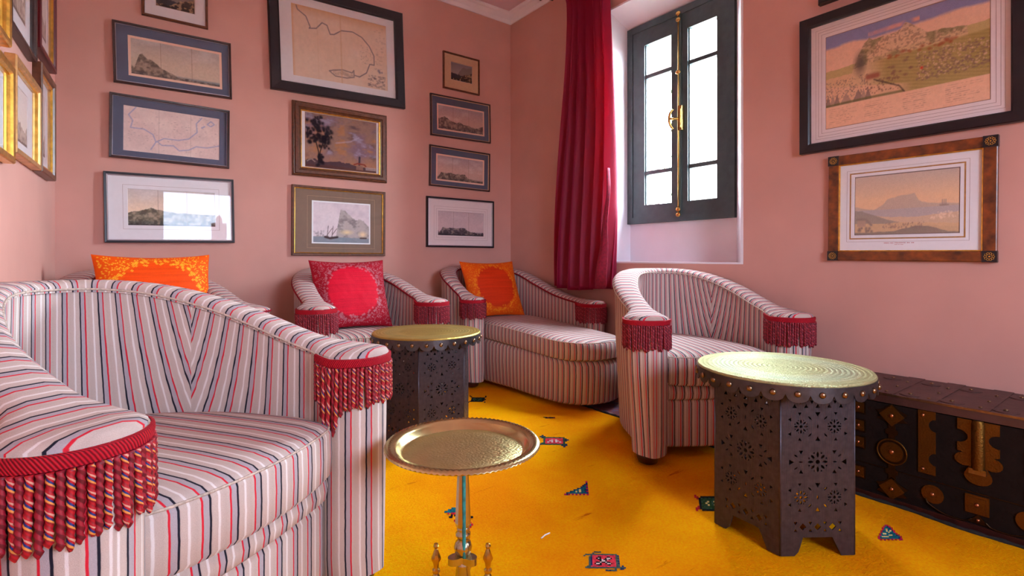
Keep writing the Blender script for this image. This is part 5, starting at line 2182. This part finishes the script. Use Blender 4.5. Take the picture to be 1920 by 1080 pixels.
def art_tree_sunset():
    W, H = 190, 135
    a = Art(W, H, (158, 122, 108))
    n = fbm(W, H, 4, 21, 1.2, 5)
    n2 = fbm(W, H, 6, 33, 1.6, 5)
    a.mix(np.clip((n - 0.45) * 4, 0, 1) * 0.8, (132, 108, 128))
    a.mix(np.clip((n2 - 0.55) * 5, 0, 1) * 0.7, (86, 72, 80))
    a.mix(np.clip((0.40 - n2) * 6, 0, 1) * 0.8, (186, 128, 84))
    a.mix(np.clip((n * n2 - 0.33) * 9, 0, 1) * 0.55, (186, 176, 198))
    a.grad(0.32, 0.08, (190, 132, 92), 0.55)
    a.line([(0.42, 0.5), (0.52, 0.53), (0.62, 0.56), (0.74, 0.66)], 0.010, (196, 186, 206), 0.35)
    a.gain = 0.9
    a.below([(0, 0.12), (0.12, 0.16), (0.24, 0.12), (0.4, 0.16), (0.62, 0.14), (0.72, 0.10), (1, 0.09)], (70, 56, 68), 0.9, 0.05, 5)
    a.below([(0, 0.05), (0.3, 0.07), (1, 0.03)], (96, 62, 56), 0.8, 0.03, 8)
    dk = (26, 24, 34)
    a.line([(0.175, 0.06), (0.18, 0.3), (0.14, 0.5)], 0.008, (52, 40, 40))
    a.line([(0.19, 0.1), (0.2, 0.3), (0.24, 0.48)], 0.007, (52, 40, 40))
    for (x0, x1, y0, y1, c, s) in ((0.11, 0.24, 0.78, 0.95, 22, 1), (0.02, 0.14, 0.45, 0.86, 34, 2), (0.12, 0.36, 0.48, 0.78, 60, 3), (0.18, 0.32, 0.38, 0.6, 22, 4), (0.16, 0.24, 0.02, 0.25, 20, 6)):
        a.spots(c, (x0, x1, y0, y1), 0.026, dk, s, 0.95)
    a.line([(0.745, 0.12), (0.75, 0.28)], 0.014, (64, 54, 70))
    a.line([(0.67, 0.13), (0.72, 0.155), (0.82, 0.145), (0.84, 0.12)], 0.010, (140, 62, 48))
    a.mix(((a.u > 0.7) & (a.u < 0.8) & (a.v > 0.03) & (a.v < 0.12)) * 0.8, (148, 112, 96))
    a.mix(((a.u > 0.84) & (a.v > 0.04) & (a.v < 0.10)) * 0.7, (178, 160, 158))
    a.line([(0.03, 0.11), (0.08, 0.16), (0.13, 0.11)], 0.008, (150, 128, 120))
    a.frame(0.008, (150, 104, 66))
    a.grain(0.12, 40, 7)
    return a


def art_ships():
    W, H = 130, 100
    a = Art(W, H, (196, 184, 186))
    n = fbm(W, H, 4, 51, 1, 5)
    a.mix(np.clip((n - 0.45) * 3, 0, 1) * 0.7, (170, 156, 164))
    m = a.below([(0, 0.18), (0.4, 0.2), (0.47, 0.82), (0.56, 0.8), (0.64, 0.7), (0.72, 0.62), (0.84, 0.6), (0.95, 0.45), (1, 0.4)], (150, 140, 134), 0.8, 0.08, 4, 0.03)
    a.mix(m * np.clip((fbm(W, H, 14, 9, 1, 4) - 0.45) * 4, 0, 1) * 0.7, (104, 96, 96))
    a.mix(np.clip((0.08 - np.hypot((a.u - 0.58) / 1.8, a.v - 0.28)) * 12, 0, 1), (204, 184, 140))
    a.mix(np.clip((0.10 - np.hypot((a.u - 0.86) / 1.0, a.v - 0.24)) * 12, 0, 1), (206, 186, 150))
    a.below([(0, 0.17), (1, 0.15)], (120, 130, 138), 0.9, 0.02, 3)
    a.below([(0, 0.06), (1, 0.05)], (96, 104, 116), 0.7)
    a.line([(0.22, 0.16), (0.3, 0.13), (0.42, 0.16)], 0.02, (60, 48, 50))
    for x in (0.25, 0.33):
        a.line([(x, 0.16), (x + 0.02, 0.42)], 0.005, (80, 64, 64))
        a.line([(x, 0.2), (x + 0.08, 0.36)], 0.005, (96, 78, 76))
    a.line([(0.82, 0.15), (0.92, 0.15)], 0.014, (80, 66, 62))
    a.spots(30, (0.02, 0.2, 0.18, 0.3), 0.014, (120, 108, 110), 7, 0.5)
    a.frame(0.028, (226, 216, 220))
    a.grain(0.08, 40, 3)
    return a


def art_wild(seed, W=80, H=62):
    a = Art(W, H, (132, 120, 116))
    a.grad(0.5, 1.0, (96, 92, 100), 0.7)
    a.below([(0, 0.4), (0.3, 0.38), (0.45, 0.62), (0.6, 0.86), (0.75, 0.82), (1, 0.9)], (104, 92, 86), 0.8, 0.1, seed)
    a.below([(0, 0.42), (0.4, 0.36), (0.55, 0.3), (1, 0.2)], (42, 42, 50), 0.9, 0.1, seed + 1)
    m = a.below([(0, 0.1), (0.4, 0.16), (0.6, 0.4), (0.85, 0.5), (1, 0.6)], (46, 38, 34), 0.9, 0.1, seed + 2)
    n = fbm(W, H, 16, seed, 0.8, 3)
    a.mix(m * np.clip((n - 0.5) * 5, 0, 1) * 0.8, (156, 128, 100))
    a.frame(0.02, (176, 160, 150))
    return a


def art_siege():
    """panoramic hand-coloured engraving above printed text columns"""
    W, H = 300, 190
    a = Art(W, H, (196, 156, 130))
    a.gain = 1.2
    n = fbm(W, H, 6, 71, 0.6, 4)
    b0 = 0.235
    a.mix(np.clip((a.v - 0.93) / 0.04, 0, 1) * 0.4, (200, 164, 120))
    a.mix(np.clip((a.v - 0.84 - 0.08 * (n - 0.5) - 0.04 * (a.u - 0.3)) / 0.03, 0, 1) * 0.85, (94, 106, 148))
    a.mix(np.clip((0.03 - np.abs(a.v - 0.90 - 0.05 * (a.u - 0.5))) / 0.02, 0, 1) * ((a.u > 0.3) & (a.u < 0.62)) * 0.75 * np.clip(fbm(W, H, 20, 5, 0.5, 2) * 2.2 - 0.5, 0, 1), (206, 142, 110))
    m = a.below([(0, 0.62), (0.2, 0.63), (0.5, 0.67), (1, 0.72)], (150, 136, 78), 0.75, 0.02, 3)
    a.below([(0, 0.53), (0.1, 0.54), (0.25, 0.56), (0.4, 0.5), (0.6, 0.30), (1, 0.30)], (190, 150, 118), 0.75, 0.04, 8)
    mm = a.below([(0, 0), (0.18, 0.5), (0.235, 0.72), (0.27, 0.81), (0.31, 0.86), (0.33, 0.82), (0.45, 0.84), (0.5, 0.84), (0.535, 0.90), (0.57, 0.88), (0.66, 0.76), (0.76, 0.745), (0.88, 0.71), (0.93, 0.0)], (182, 150, 116), 0.85, 0.03, 11)
    up = (a.v > 0.56 + 0.10 * a.u) * mm
    h = fbm(W, H, 80, 17, 0.8, 3)
    a.mix(up * np.clip((h - 0.46) * 5, 0, 1) * 0.6, (110, 84, 68))
    a.mix(up * np.clip((fbm(W, H, 16, 27, 0.6, 3) - 0.55) * 5, 0, 1) * 0.7, (98, 96, 58))
    a.mix(np.clip(1.4 - np.hypot((a.u - 0.245) / 0.04, (a.v - 0.62) / 0.12), 0, 1) * 0.8, (84, 72, 68))
    # green flats and the burning batteries
    fl = np.clip((0.60 + 0.04 * a.u - a.v) / 0.02, 0, 1) * np.clip((a.u - 0.30) / 0.12, 0, 1)
    a.mix(fl * 0.8, (140, 122, 66))
    ln = 0.5 + 0.5 * np.sin((a.v * 190 + a.u * 60))
    a.mix(fl * ln * 0.25, (96, 84, 50))
    a.spots(26, (0.42, 0.86, 0.585, 0.64), 0.010, (134, 70, 44), 21, 0.7, 1.4)
    a.spots(330, (0.60, 1.0, 0.30, 0.56), 0.006, (110, 84, 76), 31, 0.6, 1.5)
    a.spots(200, (0.60, 1.0, 0.32, 0.58), 0.005, (190, 154, 130), 37, 0.5)
    a.spots(14, (0.42, 0.62, 0.38, 0.56), 0.010, (110, 78, 66), 41, 0.7, 1.6)
    a.spots(1, (0.63, 0.635, 0.42, 0.425), 0.010, (176, 46, 36), 42, 1.0)
    # encampment
    lf = np.clip((0.46 - 0.25 * a.u - a.v) / 0.02, 0, 1) * np.clip((0.58 - a.u) / 0.1, 0, 1)
    a.mix(lf * 0.85, (192, 152, 122))
    a.spots(260, (0.0, 0.3, 0.30, 0.50), 0.0045, (92, 80, 78), 51, 0.65)
    a.spots(60, (0.28, 0.5, 0.28, 0.42), 0.006, (104, 70, 62), 52, 0.7)
    for k, x in enumerate((0.02, 0.055, 0.085, 0.15, 0.235, 0.27, 0.30)):
        wdt = 0.022 if k not in (3, 4) else 0.04
        d = np.clip(1 - np.abs(a.u - x) / wdt, 0, 1)
        a.mix(((a.v < b0 + 0.012 + 0.11 * d) & (a.v > b0) & (d > 0)) * 0.85, (148, 120, 104) if k % 2 else (118, 96, 88))
    a.line([(0, b0 + 0.01), (0.3, b0 + 0.015), (0.52, b0 + 0.01)], 0.008, (92, 88, 52), 0.8)
    a.line([(0.34, 0.42), (0.42, 0.36), (0.5, 0.30), (0.53, b0)], 0.005, (70, 58, 50), 0.8)
    a.line([(0.30, 0.46), (0.36, 0.46)], 0.018, (134, 74, 58), 0.9)
    # text columns below
    tx = (a.v < b0 - 0.01)
    a.mix(np.clip((b0 - a.v) / 0.008, 0, 1), (198, 156, 128))
    rs = np.random.RandomState(5)
    for col in range(4):
        x0 = 0.03 + col * 0.245
        for row in range(9):
            y = b0 - 0.035 - row * 0.019
            if y < 0.03:
                break
            L = 0.2 * rs.uniform(0.55, 1.0)
            a.mix(((np.abs(a.v - y) < 0.004) & (a.u > x0) & (a.u < x0 + L)) * np.clip(fbm(W, H, 90, 60 + row, 0.6, 1) * 2 - 0.4, 0, 1) * 0.45, (134, 98, 84))
    a.frame(0.004, (120, 90, 78))
    a.grain(0.08, 70, 4)
    a.c = np.clip(a.c * 1.25, 0, 1)
    return a


def art_shore():
    W, H = 170, 100
    a = Art(W, H, (206, 164, 118))
    a.gain = 1.3
    a.grad(0.6, 1.05, (138, 140, 142), 0.85)
    n = fbm(W, H, 4, 81, 0.7, 4)
    a.mix(np.clip((n - 0.45) * 3, 0, 1) * 0.4 * (a.v > 0.5), (186, 160, 136))
    a.below([(0.0, 0.5), (0.2, 0.42), (0.3, 0.52), (0.34, 0.60), (0.46, 0.64), (0.6, 0.66), (0.64, 0.55), (0.72, 0.5), (1, 0.47)], (140, 128, 120), 0.75, 0.03, 3, 0.02)
    a.below([(0, 0.42), (1, 0.43)], (144, 138, 142), 0.9)
    a.below([(0, 0.36), (0.35, 0.3), (0.6, 0.28), (1, 0.34)], (182, 150, 112), 0.9, 0.02, 5)
    a.below([(0, 0.42), (0.08, 0.41), (0.2, 0.34), (0.35, 0.25), (0.5, 0.18), (1, 0.1)], (100, 98, 88), 0.9, 0.02, 6)
    a.below([(0, 0.20), (0.3, 0.19), (0.5, 0.2), (0.75, 0.18), (1, 0.16)], (184, 146, 96), 0.85, 0.02, 7)
    a.below([(0, 0.05), (0.4, 0.06), (0.62, 0.14), (0.75, 0.12), (0.9, 0.04), (1, 0.03)], (72, 66, 56), 0.9, 0.02, 9)
    a.mix(((a.u > 0.03) & (a.u < 0.12) & (a.v > 0.15) & (a.v < 0.27)) * 0.9, (142, 112, 90))
    a.line([(0.03, 0.27), (0.12, 0.27), (0.18, 0.17)], 0.012, (92, 80, 72))
    a.spots(70, (0.3, 0.7, 0.11, 0.19), 0.010, (92, 58, 46), 13, 0.75, 0.6)
    a.spots(12, (0.05, 0.2, 0.06, 0.13), 0.014, (62, 46, 40), 14, 0.9)
    a.spots(40, (0.75, 1.0, 0.24, 0.34), 0.010, (214, 190, 160), 15, 0.6)
    for x in (0.85, 0.865, 0.88):
        a.line([(x, 0.44), (x, 0.52)], 0.005, (110, 96, 90), 0.8)
    a.line([(0.83, 0.44), (0.9, 0.44)], 0.007, (96, 84, 80), 0.8)
    a.c = a.c * 0.72 + rgb3(200, 176, 160) * 0.28
    a.frame(0.006, (110, 92, 90))
    a.grain(0.06, 50, 3)
    return a


ROCK = [(0, 0.24), (0.03, 0.12), (0.06, 0.2), (0.10, 0.34), (0.14, 0.32), (0.22, 0.31), (0.3, 0.34), (0.38, 0.30), (0.43, 0.33), (0.5, 0.33), (0.58, 0.34), (0.63, 0.24), (0.7, 0.18), (0.85, 0.13), (0.95, 0.11), (0.97, 0.16), (1, 0.10)]
RIDGE = [(0, 0.42), (0.06, 0.44), (0.15, 0.56), (0.25, 0.44), (0.38, 0.36), (0.46, 0.4), (0.55, 0.34), (0.7, 0.3), (0.85, 0.26), (0.92, 0.36), (1, 0.4)]
CAPE = [(0, 0.12), (0.03, 0.28), (0.06, 0.22), (0.11, 0.56), (0.14, 0.60), (0.19, 0.46), (0.23, 0.48), (0.29, 0.40), (0.34, 0.30), (0.42, 0.24), (0.5, 0.14), (0.7, 0.12), (1, 0.12)]

PG = 'framed pictures on the back wall'
picture('small brown-framed engraving cut off at the top of the left column', 'B', (0.239, 2.449), 0.329, 0.270, 0.6, 0.014, 0.02, M['brown_frame'], M['mat_white'], (0.2, 0.2, 0.2, 0.27), art_wild(5), slip=M['silver'], slipw=0.002, group=PG)
picture('slate-mounted print of a pointed rock by the sea, top left column', 'B', (0.238, 2.080), 0.585, 0.345, 1.2, 0.013, 0.022, M['dark_frame'], M['mat_blue'], (0.115, 0.085, 0.185, 0.15),
        art_rock(3, CAPE, sky=(180, 160, 142), top=(140, 134, 136), land=(112, 96, 84), sea=(96, 108, 116)), slip=M['silver'], slipw=0.0035, group=PG)
picture('slate-mounted old map with blue coastlines in the left column', 'B', (0.225, 1.660), 0.590, 0.361, -0.4, 0.013, 0.022, M['dark_frame'], M['mat_blue'], (0.105, 0.09, 0.16, 0.13), art_map_iberia(), slip=M['silver'], slipw=0.0035, group=PG)
picture('black and silver framed print with wide white mount, lowest of the left column', 'B', (0.226, 1.208), 0.638, 0.395, 0.9, 0.013, 0.024, M['black_frame'], M['mat_white'], (0.165, 0.16, 0.225, 0.25),
        art_rock(9, [(0, 0.36), (0.1, 0.4), (0.25, 0.5), (0.36, 0.44), (0.5, 0.38), (0.7, 0.36), (1, 0.34)], sky=(206, 182, 158), top=(150, 152, 160), land=(86, 88, 74), sea=(124, 122, 130), base=0.05, border_w=0.0), slip=M['silver'], slipw=0.006, lines=[(0.022, 0.0012, M['mat_line'])], group=PG, lean=0.75)
picture('large black-framed bay chart with wide white mount, top centre', 'B', (1.217, 2.397), 0.944, 0.718, 1.9, 0.068, 0.034, M['black_frame'], M['mat_white'], (0.155, 0.135, 0.165, 0.165), art_bay_map(),
        profile=[(0, 0.001), (0, 0.030), (0.004, 0.034), (0.058, 0.030), (0.066, 0.024), (0.068, 0.004)], group=PG)
picture('painting of a dark tree under a stormy sunset sky in wood frame', 'B', (1.223, 1.727), 0.666, 0.499, 0.2, 0.055, 0.03, M['brown_frame'], M['mat_white'], (0.125, 0.115, 0.125, 0.13), art_tree_sunset(), slip=M['gold'], slipw=0.006,
        profile=[(0, 0.001), (0, 0.018), (0.008, 0.024), (0.014, 0.022), (0.018, 0.030), (0.036, 0.030), (0.042, 0.022), (0.050, 0.024), (0.055, 0.016), (0.055, 0.004)], group=PG)
picture('taupe-mounted print of ships before a cliff, slim brown and gold frame', 'B', (1.215, 1.174), 0.657, 0.475, -0.2, 0.018, 0.024, M['brown_frame'], M['mat_taupe'], (0.2, 0.165, 0.2, 0.175), art_ships(), slip=M['gold'], slipw=0.005, lines=[(0.03, 0.0012, M['mat_beige'])], group=PG)
picture('small beige-mounted dark engraving, topmost of the right column', 'B', (2.209, 2.436), 0.347, 0.298, 0.3, 0.012, 0.02, M['brown_frame'], M['mat_beige'], (0.21, 0.19, 0.23, 0.28), art_wild(15), group=PG)
picture('slate-mounted mountain view, second from top in the right column', 'B', (2.208, 2.061), 0.572, 0.332, 0.9, 0.012, 0.02, M['dark_frame'], M['mat_blue'], (0.105, 0.10, 0.2, 0.16),
        art_rock(23, RIDGE, sky=(176, 146, 136), top=(124, 122, 136), land=(96, 82, 76), sea=(96, 92, 104)), slip=M['mat_beige'], slipw=0.004, group=PG)
picture('slate-mounted view of a long flat headland, third in the right column', 'B', (2.201, 1.651), 0.575, 0.325, -0.6, 0.012, 0.02, M['dark_frame'], M['mat_blue'], (0.105, 0.09, 0.185, 0.15),
        art_rock(29, ROCK, sky=(178, 148, 136), top=(128, 124, 138), land=(92, 82, 72), sea=(92, 86, 90)), slip=M['mat_beige'], slipw=0.004, group=PG)
picture('white-mounted grey view of a headland, lowest of the right column', 'B', (2.206, 1.207), 0.639, 0.400, -0.1, 0.013, 0.026, M['black_frame'], M['mat_pink'], (0.165, 0.15, 0.27, 0.24),
        art_rock(31, ROCK, sky=(184, 164, 164), top=(170, 156, 160), land=(72, 64, 70), sea=(112, 100, 110), border_w=0.0), slip=M['silver'], slipw=0.005, lines=[(0.016, 0.0012, M['mat_line']), (0.036, 0.001, M['mat_line'])], group=PG)

RG = 'framed pictures on the right wall'
picture('large black-framed coloured engraving of a besieged hill, right wall', 'R', (0.779, 1.768), 0.812, 0.664, 0.0, 0.047, 0.034, M['black_frame'], M['mat_pink'], (0.135, 0.13, 0.165, 0.16), art_siege(),
        profile=[(0, 0.001), (0, 0.030), (0.003, 0.034), (0.040, 0.030), (0.046, 0.024), (0.047, 0.004)], lines=[(0.016, 0.0013, M['mat_line']), (0.030, 0.0013, M['mat_line']), (0.042, 0.001, M['mat_line'])], group=RG)
picture('black picture frame cut off above the large black-framed engraving', 'R', (0.78, 2.40), 0.64, 0.50, 0.0, 0.04, 0.03, M['black_frame'], M['mat_white'], (0.16, 0.16, 0.18, 0.18), art_wild(25), group=RG)
bp = picture('burl wood frame with black rosette corner blocks around a shore scene', 'R', (0.757, 1.154), 0.599, 0.493, -0.5, 0.043, 0.024, M['burl'], M['mat_white'], (0.175, 0.19, 0.215, 0.235), art_shore(), slip=M['gold'], slipw=0.005,
             lines=[(0.018, 0.0055, M['gold_line']), (0.030, 0.001, M['mat_line'])], profile=[(0, 0.001), (0, 0.020), (0.003, 0.022), (0.040, 0.022), (0.043, 0.017), (0.043, 0.004)], group=RG)
for sx in (-1, 1):
    for sy in (-1, 1):
        cx_, cy_ = sx * (0.599 / 2 - 0.021), sy * (0.493 / 2 - 0.021)
        blk = MB().box((cx_, cy_, 0.0125), (0.045, 0.045, 0.024)).build('corner_block', M['black_frame'], bp)
        mb = MB()
        for k in range(10):
            a = 2 * PI * k / 10
            mb.tube([(cx_ + (0.012 + 0.0042 * math.cos(t)) * math.cos(a) - 0.0036 * math.sin(t) * math.sin(a), cy_ + (0.012 + 0.0042 * math.cos(t)) * math.sin(a) + 0.0036 * math.sin(t) * math.cos(a), 0.0252) for t in np.linspace(0, 2 * PI, 9)[:-1]], 0.0008, 5, closed=True)
        mb.lathe([(0.0032, 0.0), (0.003, 0.0015), (0.001, 0.0025)], (cx_, cy_, 0.0245), 12)
        mb.build('rosette', M['gold'], blk, smooth=True)
# illegible red caption lines under the shore scene
mb = MB()
rs = random.Random(4)
x = -0.075
while x < 0.03:
    wd = rs.uniform(0.003, 0.006)
    mb.bbox((x, -0.168, 0.0084), (x + wd, -0.1655, 0.0087))
    x += wd + rs.choice([0.0012, 0.0012, 0.005])
x = -0.035
while x < -0.008:
    mb.bbox((x, -0.1755, 0.0084), (x + 0.004, -0.1738, 0.0087))
    x += rs.choice([0.0055, 0.008])
mb.build('caption', M['red_print'], bp)

LG = 'framed pictures on the left wall'
plain = lambda s: art_rock(s, RIDGE, 70, 90, sky=(200, 186, 176), top=(190, 180, 178), land=(150, 136, 124), sea=(176, 164, 158), border_w=0.0, folds=())
picture('gilt-framed print with black lettering at the left image edge, lower row', 'L', (2.285, 1.425), 0.49, 0.34, 0, 0.03, 0.035, M['gold'], M['mat_white'], (0.2, 0.2, 0.2, 0.2), plain(40), slip=M['gold'], group=LG)
picture('pale gilt box-framed print, middle of the lower row on the left wall', 'L', (2.785, 1.478), 0.47, 0.355, 0, 0.026, 0.035, M['pale_gold'], M['mat_white'], (0.25, 0.25, 0.2, 0.2), plain(42), slip=M['gold'], group=LG)
picture('narrow brown and gilt framed print in the lower row nearest the corner', 'L', (3.215, 1.54), 0.36, 0.48, 0, 0.03, 0.035, M['brown_frame'], M['mat_white'], (0.25, 0.25, 0.2, 0.2), plain(44), slip=M['gold'], slipw=0.012, group=LG)
picture('gilt-framed picture in the top left corner of the upper row', 'L', (2.225, 1.90), 0.50, 0.50, 0, 0.03, 0.035, M['gold'], M['mat_beige'], (0.2, 0.2, 0.2, 0.2), plain(46), slip=M['gold'], group=LG)
picture('dark-framed picture in the middle of the upper row on the left wall', 'L', (2.735, 2.02), 0.45, 0.54, 0, 0.02, 0.03, M['dark_frame'], M['mat_white'], (0.2, 0.2, 0.2, 0.2), plain(47), group=LG)
picture('red-sided gilt framed picture in the upper row nearest the corner', 'L', (3.215, 2.11), 0.40, 0.55, 0, 0.026, 0.035, M['red_frame'], M['mat_pink'], (0.2, 0.2, 0.2, 0.2), plain(48), slip=M['gold'], slipw=0.014, group=LG)
